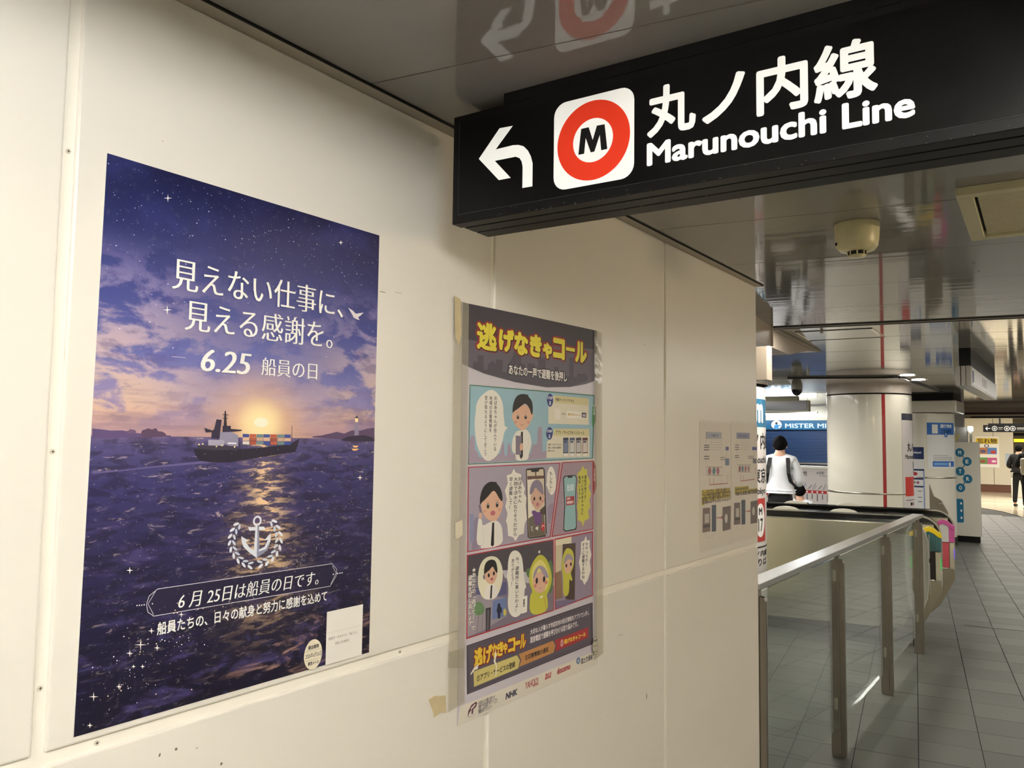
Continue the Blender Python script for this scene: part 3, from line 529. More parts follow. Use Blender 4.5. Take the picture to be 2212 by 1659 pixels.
('p','4a8a5c',[(533.3,646),(551.7,646.8),(552.2,610.3),(536.2,589.5),(531.5,605.2)]),
('t','dfe9df','平常時',(536.9,623.9,548.3,650.7),0.02,'v'),
('p','b2292f',[(28.1,503.3),(381.4,506.6),(341.1,334.7),(29.9,332.7)]),
('p','a9a0b2',[(30.8,501.5),(377.1,504.3),(337.2,336.9),(32.7,334.7)]),
('p','c2a6ac',[(381.4,507),(387.1,507.3),(346.5,334.9),(341.9,334.9)]),
('p','b2292f',[(388.7,507.3),(539.5,509.6),(541.6,336.1),(345,335)]),
('p','a793a2',[(392.8,505.1),(535.9,507.4),(538,338.2),(349.6,337.5)]),
('l','7d6a7c',0.3,[(392.8,505.6),(403.4,482.6)]),
('l','7d6a7c',0.3,[(403.6,505.7),(413.1,478.2)]),
('l','7d6a7c',0.3,[(414.6,505.8),(421.8,473.7)]),
('l','7d6a7c',0.3,[(425.6,505.9),(428.3,480.4)]),
('l','7d6a7c',0.3,[(436.8,506),(436.4,475.9)]),
('l','7d6a7c',0.3,[(448,506.1),(444.9,482.6)]),
('l','7d6a7c',0.3,[(459.4,506.2),(452.2,478.1)]),
('l','7d6a7c',0.3,[(470.8,506.3),(458.5,473.6)]),
('l','7d6a7c',0.3,[(482.4,506.4),(469.4,480.4)]),
('l','7d6a7c',0.3,[(494.1,506.5),(474.9,475.8)]),
('l','7d6a7c',0.3,[(505.9,506.7),(487.9,482.6)]),
('l','7d6a7c',0.3,[(517.8,506.8),(492.6,478)]),
('l','7d6a7c',0.3,[(529.8,506.9),(496.3,473.4)]),
('l','7d6a7c',0.3,[(356.5,337.9),(377.6,357.9)]),
('l','7d6a7c',0.3,[(370.6,337.9),(391.1,361.5)]),
('l','7d6a7c',0.3,[(384.9,337.9),(397.3,356.3)]),
('l','7d6a7c',0.3,[(399.4,338),(410,360)]),
('l','7d6a7c',0.3,[(414,338),(421.4,363.7)]),
('l','7d6a7c',0.3,[(428.8,338),(430.6,358.4)]),
('l','7d6a7c',0.3,[(443.8,338),(441.1,362.1)]),
('l','7d6a7c',0.3,[(459,338),(453.1,356.8)]),
('l','7d6a7c',0.3,[(474.4,338.1),(462.7,360.6)]),
('l','7d6a7c',0.3,[(490,338.1),(470.9,364.3)]),
('l','7d6a7c',0.3,[(505.8,338.1),(486.2,359)]),
('l','7d6a7c',0.3,[(521.8,338.1),(493.4,362.7)]),
('l','7d6a7c',0.3,[(538,338.2),(511.6,357.4)]),
('l','7d6a7c',0.3,[(387.4,489.2),(412,484.3)]),
('l','7d6a7c',0.3,[(380.6,463),(405,459.6)]),
('l','7d6a7c',0.3,[(373.8,437.1),(398,435.1)]),
('l','7d6a7c',0.3,[(367.1,411.3),(391.1,410.8)]),
('l','7d6a7c',0.3,[(360.4,385.7),(384.3,386.7)]),
('l','7d6a7c',0.3,[(353.8,360.4),(377.5,362.7)]),
('p','9487a0',[(44.9,335.5),(46.4,388.9),(54.9,401.8),(63.9,398.4),(68.5,336.7)]),
('p','8f94b6',[(35.6,409.4),(48.8,408.5),(50.3,352.8),(38.7,350.4)]),
('p','9a8fa8',[(327.5,406.4),(338.9,411.9),(352.5,413.2),(350.9,394.6),(339.7,366.6),(328.2,367.5)]),
('s','efebe3',[(74.6,334.3),(75,342.4),(63.9,343.5),(59.1,355.6),(64,396.6),(68.4,398.1),(76.6,395.7),(79.4,381),(94.6,385.3),(110,388.7),(127.3,390.2),(145.2,379.5),(150.5,362.2),(152.1,334.8)]),
('l','5a5a5a',0.3,[(75,342.4),(63.9,343.5),(59.1,355.6),(64,396.6)]),
('l','5a5a5a',0.3,[(76.6,395.7),(82.9,364.3),(84,346),(74.4,341.9)]),
('p','7d7488',[(63.8,425.6),(70.7,425.2),(76.3,408.5),(70.3,408)]),
('s','e3b79c',[(65.2,405.6),(69.6,409.8),(76.3,408.5),(76.6,396.6),(68.5,395.9)]),
('s','e3b79c',[(74.5,430.4),(72.9,421.4),(80.3,407.3),(92.8,394.6),(116.4,386.8),(132.1,391.8),(143,404.1),(149.2,416.9),(150.7,424.4),(147.3,428.3),(133.9,449.7),(108.4,454.5),(80.9,441)]),
('s','1b1718',[(68.7,423.5),(68.8,441.6),(77.4,459.5),(92.5,469),(108,471.6),(119.1,469.4),(126.3,470.6),(124.5,467.9),(140.1,457),(148.7,439.6),(147.4,426.1),(135.9,434.6),(121.1,451.2),(111.6,451.6),(99.3,442.9),(84.2,433.6),(74.5,429.5)]),
('e','141214',(92.3,415.7,101.3,426.9)),
('e','ffffff',(95.4,422.5,98.6,425.6)),
('e','141214',(124.2,416.3,133.4,427.7)),
('e','ffffff',(127.4,423.2,130.7,426.4)),
('e','c9707c',(105.1,400.2,123,410.7)),
('e','dba48c',(81,408.4,91.6,414.6)),
('e','dba48c',(131.5,407.9,142,414.2)),
('l','4a3a34',0.4,[(88.9,428.7),(95,431.2),(101.2,429.9)]),
('l','4a3a34',0.4,[(122.2,429.7),(127.9,431.2),(134.4,429)]),
('p','15151c',[(112.6,385.7),(119.5,385.6),(120,338.9),(113.8,336.2),(108.7,340)]),
('p','f0ece2',[(188.8,497.5),(196.5,488.6),(218.3,483.5),(217.5,473.4),(234.1,451.2),(229.7,441.6),(240.5,431.2),(237.3,413.7),(242.6,383.8),(234.6,374.6),(230.6,352.5),(212.6,351.1),(198.5,338.9),(188.8,348.4),(170.4,352.9),(166.5,376),(161.4,385.9),(167,400.6),(158,416.4),(163.6,431.3),(155.9,450.6),(166.1,465.5),(162.4,482.8),(179.6,486.1)]),
('l','3a3a40',0.5,[(188.8,497.5),(196.5,488.6),(218.3,483.5),(217.5,473.4),(234.1,451.2),(229.7,441.6),(240.5,431.2),(237.3,413.7),(242.6,383.8),(234.6,374.6),(230.6,352.5),(212.6,351.1),(198.5,338.9),(188.8,348.4),(170.4,352.9),(166.5,376),(161.4,385.9),(167,400.6),(158,416.4),(163.6,431.3),(155.9,450.6),(166.1,465.5),(162.4,482.8),(179.6,486.1),(188.8,497.5)]),
('t','2b2830','おばあちゃん',(204.6,421.5,220.7,478.7),0.012,'v'),
('t','2b2830','大雨で洪水になりそうだから',(188.6,349.9,205,478.2),0.012,'v'),
('t','2b2830','早く避難して！',(171.8,409,185.8,478.7),0.012,'v'),
('p','241c20',[(235.7,492.6),(240.9,495.4),(303,496.8),(311.4,493.9),(313.8,486.7),(324,347.5),(319.2,338.7),(253.1,340.1),(245.9,344.3)]),
('p','d9cdb4',[(239.2,491.5),(306.9,493),(310.3,470.5),(319.2,341.8),(251.2,342.8),(247,373.7)]),
('p','6b4d42',[(241.3,478.6),(310.2,478.2),(310.3,471.5),(242.2,470.6)]),
('p','6b4d42',[(271.6,491.8),(277.1,491.6),(278.1,478.5),(273,478.7)]),
('p','241c20',[(253.5,494.2),(291.1,494.6),(288.3,488.3),(282.8,487.1),(260.8,487),(256.1,489.1)]),
('p','efe8da',[(242.2,470.6),(273.9,471.6),(271.8,391.7),(248.6,385.4)]),
('p','6e6658',[(246.8,384.5),(271.8,391.7),(312.6,391),(318,341.9),(251.9,343.3)]),
('p','524638',[(293.7,400.3),(314.1,409.2),(315.7,388.8),(297.6,390)]),
('s','d8b09c',[(253,432.6),(258.6,420.4),(266,410),(282.6,401),(301,407.9),(312.1,419.5),(314.8,431.5),(307.8,444.1),(274.2,453.5)]),
('s','8d8296',[(251.1,434.6),(252.5,452.4),(263.1,466),(277.6,469.9),(294.3,466.9),(305.7,454.3),(309.9,433.8),(300.5,436.3),(285.4,445),(274.2,453.5),(265.4,441.9)]),
('e','141214',(266.7,422.7,274.1,431.5)),
('e','141214',(291.6,422.2,299.2,431.1)),
('e','cf8a86',(260.4,416.5,269.9,421.9)),
('e','cf8a86',(298.5,417.7,307.6,423)),
('e','c07a88',(277.1,409.3,292,418.1)),
('s','6f4a86',[(259,400.5),(271.6,401.7),(286.4,394.7),(297.5,398),(300.8,381.7),(299.9,366.6),(272.3,367.8),(272,385.7),(262.7,393.3)]),
('e','c8343a',(299.8,351.4,315.2,371.3)),
('l','ffffff',1.2,[(302.7,360.4),(303.7,364.3),(308.6,365.3),(313.1,361.5)]),
('p','f0f0f0',[(276.8,362.4),(281.5,363),(286.3,365.7),(286.5,354.6),(281.6,358),(276.9,359)]),
('l','f0f0f0',0.5,[(288.5,363.5),(290.8,359.9),(288.6,356.5)]),
('l','f0f0f0',1.1,[(257.2,367),(267.1,354.3)]),
('l','f0f0f0',1,[(259.9,355.9),(262.2,366.6),(266.9,365.2)]),
('s','f0ece2',[(322.3,478.3),(329.7,494.6),(339.3,499.5),(351.1,494.1),(360.4,477.2),(363.5,460.4),(359.8,441.8),(346.4,430),(332.7,436.8),(323.6,453.6),(318.2,455.5),(322.7,459.8)]),
('t','2b2830','もしもし！',(332.9,438.3,347,487.3),0.012,'v'),
('p','241c20',[(393.4,470),(401.4,475),(449.4,475.8),(458,469.1),(454.4,422.6),(459.8,348.8),(455.6,342.7),(405.6,342.2),(396.2,347.6),(400.5,404.1)]),
('p','96bfc4',[(397.5,468.8),(405.6,472.8),(447.3,473.7),(454.2,468.1),(450.6,422.8),(455.9,350.2),(449.2,345.4),(407.6,345),(400.2,349.4),(404.6,403.9)]),
('p','241c20',[(412.9,474.7),(438.8,475.1),(436.8,469.7),(415.9,469.3)]),
('t','e6eef0','8:00',(412.4,437.8,443.6,454),0.02,''),
('p','a83238',[(407.2,424.5),(446.3,424.7),(447.5,404),(409.1,404.1)]),
('t','f0dada','避難',(411.3,417.1,427.1,422.6),0.02,''),
('t','f0dada','避難情報発令',(411.4,406.8,443.2,414.5),0.03,''),
('p','cfca55',[(487.1,497.9),(493.9,489),(509,488.6),(508.3,473.1),(524.2,457),(515.4,444),(529.2,425.6),(519,410.6),(526.4,394.6),(513.9,384.3),(519.5,366.2),(496.5,361.3),(489.2,346.5),(481.2,360.2),(463.8,365.4),(464.9,383.1),(459.1,396.4),(465.2,419.9),(459.7,444),(464.6,459.1),(460,478.8),(477.2,487.1)]),
('t','2b2a18','通知が来てる！',(492.7,406.8,505.6,473.6),0.02,'v'),
('t','2b2a18','すぐにおばあちゃんに',(478.3,376.9,491.9,472.9),0.02,'v'),
('t','2b2a18','電話しなきゃ！',(466.1,405.2,476.2,473.2),0.02,'v'),
('p','b2383f',[(539.5,509.1),(553.5,494.5),(557.8,444.6),(544.3,421.5),(539.4,440.8)]),
('t','f2dede','災害時',(541.6,456.1,551.2,490.2),0.02,'v'),
('p','b2292f',[(29.2,327.9),(355.1,329.6),(359.7,165.1),(31.7,162.3)]),
('p','4c464f',[(33.4,326),(351.2,327.3),(354,267.1),(203.6,268.5),(32.5,285)]),
('p','7f7688',[(32.5,285),(203.6,268.5),(354,267.1),(355.8,167.7),(34.9,165)]),
('p','5c5a86',[(58.3,258.6),(97.1,261),(167.9,256.8),(168.5,229.7),(111.1,232.9),(60.7,246.8)]),
('p','9d94a0',[(32.9,239.5),(67.2,244.5),(166.3,223.3),(167.2,184.2),(86.3,169.4),(34.9,166.2)]),
('p','c7c3cc',[(148.5,283.4),(203.4,276.7),(355.6,240.5),(355.9,222.8),(243.9,243.8),(160.6,265.8)]),
('s','5d7b52',[(238.2,272.5),(253.3,276.2),(279.3,270.3),(284.9,252.5),(248.8,251.5)]),
('s','5d7b52',[(327.1,284.9),(353.8,278.9),(355,208.2),(328.6,206.3)]),
('s','6b8f62',[(52.8,226.3),(67.5,231.7),(84.9,223.8),(91.8,209.8),(81.2,201.2),(59.7,204.8),(53.2,213.5)]),
('l','6e5a44',1.2,[(71.5,210.5),(67,169.1)]),
('l','6e5a44',0.9,[(85.3,210.9),(82,170.2)]),
('p','3a343c',[(94,212.6),(112.5,212.2),(110.6,166.3),(96,165.6)]),
('p','6f6a74',[(100.6,208.4),(105.1,208.2),(104.8,167.4),(100.4,166.9)]),
('p','6e7fb0',[(118,223.9),(167.2,224.5),(168.1,185.4),(116.7,186.1)]),
('p','20243e',[(135.1,209.4),(136.4,215.8),(144.2,215.2),(146.2,208.5),(151.8,202.8),(151.1,194.9),(146,195.2),(145.4,183.9),(137.6,184.4),(135.4,197.5),(132.2,200.6)]),
('p','d8c860',[(156.6,199.3),(163,201.5),(167.9,194.8),(167.1,186.9),(157.8,187.1)]),
('s','ece8cf',[(65.5,275.6),(70,300.8),(86.9,315.7),(113.5,317.6),(136.4,310.3),(150.7,291.2),(154,269.4),(147.1,246.2),(131.5,229.8),(111.3,227.1),(84.7,232.9),(69,254.5)]),
('s','efebe3',[(84.7,232.9),(93.7,258.9),(110.5,259.2),(130.9,253.8),(138.2,234.1),(124.7,227.7),(111.2,227.6)]),
('s','e3b79c',[(85.5,286),(90.2,272.3),(99.3,263.3),(115,257.3),(128.3,264.7),(133.9,279.9),(123.1,294.5),(96.3,295.1)]),
('s','1b1718',[(85.7,280.7),(87.3,301.4),(98.1,309.3),(113.7,310.1),(127.3,305.2),(133.7,287.9),(132.6,277.4),(123.3,286.5),(116.3,296.6),(105.3,288.7),(93,285)]),
('p','7d7488',[(82.6,279.8),(87.8,283.1),(90.6,273.6),(85.5,271.7)]),
('p','15151c',[(110.5,256.6),(115.9,256.9),(114.7,231),(111.2,228.7),(108.5,231.9)]),
('e','141214',(99.2,274.4,106.5,282.7)),
('e','141214',(117,276.1,124.4,284.4)),
('p','b84a5a',[(107.9,271.3),(118.2,271.8),(117,267.5),(112.5,266.3)]),
('t','1c1a1e','★あなたの「逃げて～」で',(45.3,175.4,60.5,301.2),0.06,'v'),
('t','1c1a1e','避難を促しましょう',(34.5,186.6,47.6,287.3),0.06,'v'),
('t','f6f2ea','★あなたの「逃げて～」で',(45.3,175.4,60.5,301.2),0.02,'v'),
('t','f6f2ea','避難を促しましょう',(34.5,186.6,47.6,287.3),0.02,'v'),
('s','f0ece2',[(171.5,302.3),(180.7,317.7),(197.5,320.9),(214.8,314.1),(226.6,298.9),(233.6,253.5),(244.1,233.2),(235,233.9),(235.8,197.6),(227.6,180.9),(200.8,174.5),(178.9,187.6),(171.4,207.7),(175.3,242.2),(167.6,266.2),(166.1,270.5),(170.7,275.3)]),
('t','2b2830','今、避難所に着いたわよ！',(198.9,186.1,213.2,305.3),0.012,'v'),
('t','2b2830','ありがとう！',(183.4,244.9,195.4,303.7),0.012,'v'),
('s','c9c548',[(294.5,302.9),(321.6,291.3),(341.2,265.7),(350,238.3),(339.4,216.3),(325.9,206.7),(331.6,194.2),(332.1,166.6),(255.6,169.4),(257.1,216.7),(269.9,220.5),(253,242.6),(253.5,267.8),(268.5,288.6)]),
('s','e3dc86',[(294.7,291.4),(316.4,280.3),(333.1,257.9),(336.3,234.2),(323,215.8),(290.9,214.6),(269.7,229),(261.5,255.5),(268.8,277.2)]),
('s','e0b59e',[(267.3,249.1),(269.6,234.7),(280.3,219),(301.6,212.5),(320.2,219),(328,241.1),(314,260.3),(279.5,261.7)]),
('s','a399ac',[(267.3,246.3),(271.6,265.6),(289.7,277.6),(313.8,271.9),(332.1,252.2),(333.4,240.4),(311.5,252),(292.4,274.4),(282.2,258.5)]),
('e','141214',(279.2,236.6,288.9,250.4)),
('e','141214',(309.4,235.9,319.4,249.9)),
('e','d2837a',(272.2,229.2,284.3,236.6)),
('e','d2837a',(317.2,230.7,330.3,238.2)),
('l','5b2c25',0.6,[(291.7,227.3),(298.7,223.5),(305.5,226.9)]),
('l','9e4038',1,[(316.8,202.2),(326.6,169)]),
('p','f2f0e8',[(299,206.3),(309.7,207.6),(309.7,203.3),(299.1,202)]),
('p','f2efe6',[(226.9,215.6),(247,216.8),(246.2,180.7),(226.2,179.8)]),
('t','2b2420','避難所',(230.5,193.2,237.4,210.9),0.03,'v'),
('p','efece6',[(290.1,308.5),(297.5,309.8),(296.6,303.2),(291.3,303.8)]),
('p','b2292f',[(358.5,330.1),(540.6,332.7),(541.9,171.9),(362.5,166.1)]),
('p','9689a0',[(362.5,326.8),(535.4,329.6),(537.3,175.1),(365.8,168.5)]),
('p','e4dec4',[(362.5,326.8),(435.2,328.3),(435.5,312.4),(394.2,313.4),(362.7,313.4)]),
('p','cfc6a8',[(362.7,313.4),(394.2,313.4),(389.4,254),(363.8,251.2)]),
('p','4d3c33',[(395.3,313.9),(454.9,311.2),(452.7,172.8),(410.8,183.7),(395,262.3)]),
('p','8d7058',[(363.8,251.2),(390.6,252.3),(396.2,188.9),(364.9,189.2)]),
('p','7a6f90',[(365,184.8),(419.7,180.9),(467.9,173.6),(419.9,168.8),(365.8,168.5)]),
('s','c9c548',[(417.7,304.4),(441.8,295),(449.3,274.2),(445.4,253.2),(430.6,242.9),(441.6,226.2),(436.9,220.8),(426,231.3),(426.6,190.4),(397.4,190.2),(398.3,237.9),(390.5,253.8),(391.9,277.6),(403.2,297.4)]),
('s','e0b59e',[(399.6,267.7),(403.9,249.2),(418.7,240.7),(436.5,248.2),(443.4,265.7),(424,281.6)]),
('s','a399ac',[(398.4,266.4),(405.1,285.2),(420.9,290.1),(442,281.2),(445.2,267.9),(421.1,277.4),(407.7,268.3)]),
('e','141214',(408.3,257.3,416.1,266.1)),
('e','141214',(429,258.5,436.9,267.4)),
('p','f0ece2',[(504.5,324.1),(511.1,311.5),(523.9,311.9),(524.1,294.4),(532.8,274.5),(524.6,259.6),(530,236.8),(520.5,222.2),(514.3,213.6),(498.5,204.7),(488.9,216.9),(478.3,221.4),(479.3,239.9),(471.5,262.5),(479.9,283.3),(481.4,311.1),(495.8,312.9)]),
('t','2b2830','わかったわ！',(503.5,249.5,515.7,308.4),0.02,'v'),
('t','2b2830','すぐに避難するわね',(485.8,220.2,499.6,308.2),0.02,'v'),
('p','4b4450',[(32.9,149.6),(540.8,156.2),(544,53.2),(36.7,53.5)]),
('l','8d8592',0.7,[(38.7,145.4),(533,150.5),(536.1,58.5),(42.4,56.3),(38.7,145.4)]),
('p','5c5461',[(41.3,142.4),(529.9,147.8),(532.2,61.8),(44.8,58.5)]),
('t','8e1f22','逃',(56,99.1,90.7,139.5),0.13,''),
('t','8e1f22','げ',(85.8,97.3,123.4,138.7),0.13,''),
('t','8e1f22','な',(116.6,101.9,141.4,137.8),0.13,''),
('t','8e1f22','き',(133.7,102.6,163.5,137.6),0.13,''),
('t','8e1f22','ゃ',(154.9,103.7,177.5,131.7),0.13,''),
('t','8e1f22','コ',(172.5,101.9,206.3,136.9),0.13,''),
('t','8e1f22','ー',(200.4,113.1,225.6,127),0.13,''),
('t','8e1f22','ル',(217.7,102,246.8,138.1),0.13,''),
('t','e9c93e','逃',(58.1,102,87.2,137.8),0.05,''),
('t','e9c93e','げ',(88,100.2,119.8,136.9),0.05,''),
('t','e9c93e','な',(118.9,104.8,137.7,136.1),0.05,''),
('t','e9c93e','き',(136,105.5,159.7,135.9),0.05,''),
('t','e9c93e','ゃ',(157.3,106.6,173.7,129.9),0.05,''),
('t','e9c93e','コ',(174.9,104.9,202.4,135.1),0.05,''),
('t','e9c93e','ー',(202.9,116,221.6,125.1),0.05,''),
('t','e9c93e','ル',(220.2,105,242.7,136.3),0.05,''),
('t','e8e2e4','大切な人が暮らす市区町村の防災情報をアプリで入手し',(260.3,128,523.7,140),0.025,'s'),
('t','e8e2e4','直接電話で避難を呼びかける取り組みです。',(260.6,109.7,468.8,123.8),0.025,'s'),
('p','d4c67e',[(56.8,93.9),(209.9,94.7),(221.4,81.9),(215.4,65.5),(59.3,63.1)]),
('t','262020','①アプリ・サービスの登録',(68,70.9,203.1,83.8),0.03,'s'),
('p','c08a55',[(216.2,95.3),(355.3,97.3),(366.7,84.9),(358.6,69.9),(217.8,67.7),(226.3,80.9)]),
('t','262020','②災害情報の通知',(241.1,76.3,335.3,88.2),0.03,'s'),
('p','a8323a',[(363.7,97.1),(520.2,99.3),(520.5,73.4),(365.3,70.5),(370.7,83.2)]),
('t','f0e4dc','③',(388.6,76.5,401.5,92.3),0.02,''),
('t','e9c93e','逃げなきゃコール',(404.8,79.1,506.5,90.7),0.05,'s'),
('p','e4ded2',[(15.7,36.5),(561.9,33),(564.2,0.9),(8.7,0.4)]),
('t','4a4a5c','NHK',(169.1,10.4,213.2,23.8),0.06,'si'),
('t','a83a40','YAHOO!',(243.3,14.3,294.9,29.1),0.02,'sm'),
('t','a83a40','JAPAN',(275,9.3,296,18.1),0.02,''),
('t','b8484c','au',(323.2,15.9,349.6,29.1),0.03,'si'),
('t','a83038','docomo',(375,15.9,435.3,30.6),0.05,'s'),
('t','44424a','国土交通省',(485.3,15.9,542.5,30),0.03,'s'),
('p','5a7aa6',[(462.6,31.1),(469.9,36.3),(479.1,33.2),(481.1,22.7),(471.3,18.6),(462.7,25)]),
('p','d6d8da',[(467.6,27),(472.4,32.7),(474.9,25.5),(472.5,22.3)]),
('t','55525a','住民自らの行動に結びつく',(74.9,19.8,132.1,31),0.02,'s'),
('t','55525a','水害・土砂災害ハザード・リスク',(75.1,12.1,139.9,22.6),0.02,'s'),
('t','55525a','情報共有プロジェクト',(75.3,5.7,121.2,13.7),0.02,'s'),
('p','5a2c40',[(40,8),(41.7,19.9),(51.8,29.8),(66.4,32.4),(71.1,29.4),(66.6,22.2),(58.3,19.3),(57.3,10.8),(52.3,12.2),(52.9,20.8),(45.9,16.3)]),
('p','e4ded2',[(49.9,24),(62.3,29.1),(66.1,28.2),(60.3,23.9),(51.2,20.4)]),
('l','3a3a44',0.5,[(40.8,8.2),(64.9,8.3)]),
('p','efe9dd',[(72.9,105.5),(64.5,103.5),(59.1,102.2),(46,91.2),(48.1,89.3),(55.1,93),(60.5,96.1),(70.2,96)]),
('p','efe9dd',[(130.9,123.2),(127.5,112.1),(124.3,99.7),(132.7,87.5),(129.5,69.9),(134,68.4),(136.3,88),(130.6,99.7),(134.4,110.7)])]
ART_NOTE1 = [
('p','aeb4c6',[(49.2,389.2),(190.8,389.7),(190.5,369),(48.9,367.7)]),
('t','5a6078','ご案内',(81.8,373.8,159.4,382),0.02,''),
('l','33333a',0.8,[(48.9,367.7),(192.4,369)]),
('l','55525c',0.6,[(90.6,363),(190.4,362.8)]),
('l','55525c',0.6,[(90.5,355),(190.3,354.5)]),
('l','55525c',0.6,[(90.4,347),(190.2,346.2)]),
('l','55525c',0.6,[(90.3,338.9),(190.1,338)]),
('l','55525c',0.6,[(90.2,330.9),(190,329.7)]),
('l','55525c',0.6,[(92.4,363.1),(92,330.6)]),
('l','55525c',0.6,[(50,387.6),(50.4,247.2)]),
('l','55525c',0.6,[(192.7,388),(196.4,243.2)]),
('l','3a3a42',2.6,[(31.3,344.5),(77.8,344.6)]),
('l','3a3a42',2.6,[(31.2,337.9),(77.8,337.9)]),
('l','3a3a42',2.6,[(31.2,329.7),(77.7,329.6)]),
('l','3a3a42',2.6,[(31,308.4),(77.4,308)]),
('l','3a3a42',2.6,[(30.9,300.2),(77.4,299.6)]),
('l','4a4a52',2,[(177.3,303),(220.3,302.5)]),
('l','4a4a52',2,[(177.2,296.1),(220.2,295.6)]),
('l','3a3a42',1.2,[(54.1,273.5),(196.8,269.7)]),
('l','3a3a42',1.2,[(53.9,246.1),(196.4,241.5)]),
('l','3a3a42',0.8,[(54.1,273.5),(53.9,246.1)]),
('e','b0525a',(68.2,247.7,92.9,271.6)),
('e','4a7f96',(106.6,246.7,131.9,270.8)),
('e','b86a80',(142.3,245.7,168,270.1)),
('p','4a4fa0',[(230.6,339.7),(260.1,339.7),(259.9,327.4),(230.4,327.5)]),
('l','a83a40',2.4,[(80,214.2),(80.2,238.1)]),
('l','a83a40',2.4,[(115.9,213.6),(118,237)]),
('l','a83a40',2.6,[(80,214.2),(246.2,212.9),(248.7,243.5)]),
('p','6f86a8',[(225.1,299.7),(264.4,299.3),(264,274.7),(224.7,275.4)]),
('l','3c3c48',0.8,[(242.1,322.2),(225.1,298)]),
('l','3c3c48',1.2,[(183,235),(186.4,211)]),
('p','d8c23e',[(10.3,199.7),(267.7,195.7),(277.1,163.7),(35.6,161),(35.5,149.6),(11.5,149.4)]),
('t','5a4a20','カードをお忘れ・切符以外の場合にも',(14.5,179.9,267.4,199.5),0.02,''),
('t','5a4a20','これまで通り自動改札機をご利用いただき',(14.4,167.3,275.2,188.1),0.02,''),
('t','5a4a20','係員にお申し付けください',(14.3,152.3,274.9,175.8),0.02,''),
('p','7d6660',[(20,140.8),(83.6,138.6),(85.4,61),(15.8,61.9)]),
('p','c9c2bc',[(35.2,120.4),(74.5,119.4),(74.2,89.8),(35,91.1)]),
('p','2e2a2c',[(22,85.7),(83,83.2),(82.9,75.3),(22,77.6)]),
('p','33455f',[(98.9,146),(137.9,144.7),(136.8,56.6),(97.9,58.3)]),
('l','a83a40',3,[(142,100.8),(188.6,98.9)]),
('p','a83a40',[(186.8,105.1),(201.9,98),(186.6,92.2)]),
('p','6e605c',[(198.6,133.4),(276.6,133.3),(273.3,52.2),(197.4,51.6)]),
('e','d8d2ca',(215.5,76.9,246,108.3)),
('l','3a3434',1.6,[(203.3,124.6),(274.5,127.1)]),
('l','55525c',0.5,[(35.4,141.5),(52.9,155.2),(79.4,159.3),(106.2,155.6),(124.2,145.5)]),
('l','55525c',0.5,[(26.1,62.7),(43.2,46.6),(73.7,38),(104.9,41.1),(132.2,55.4)])]
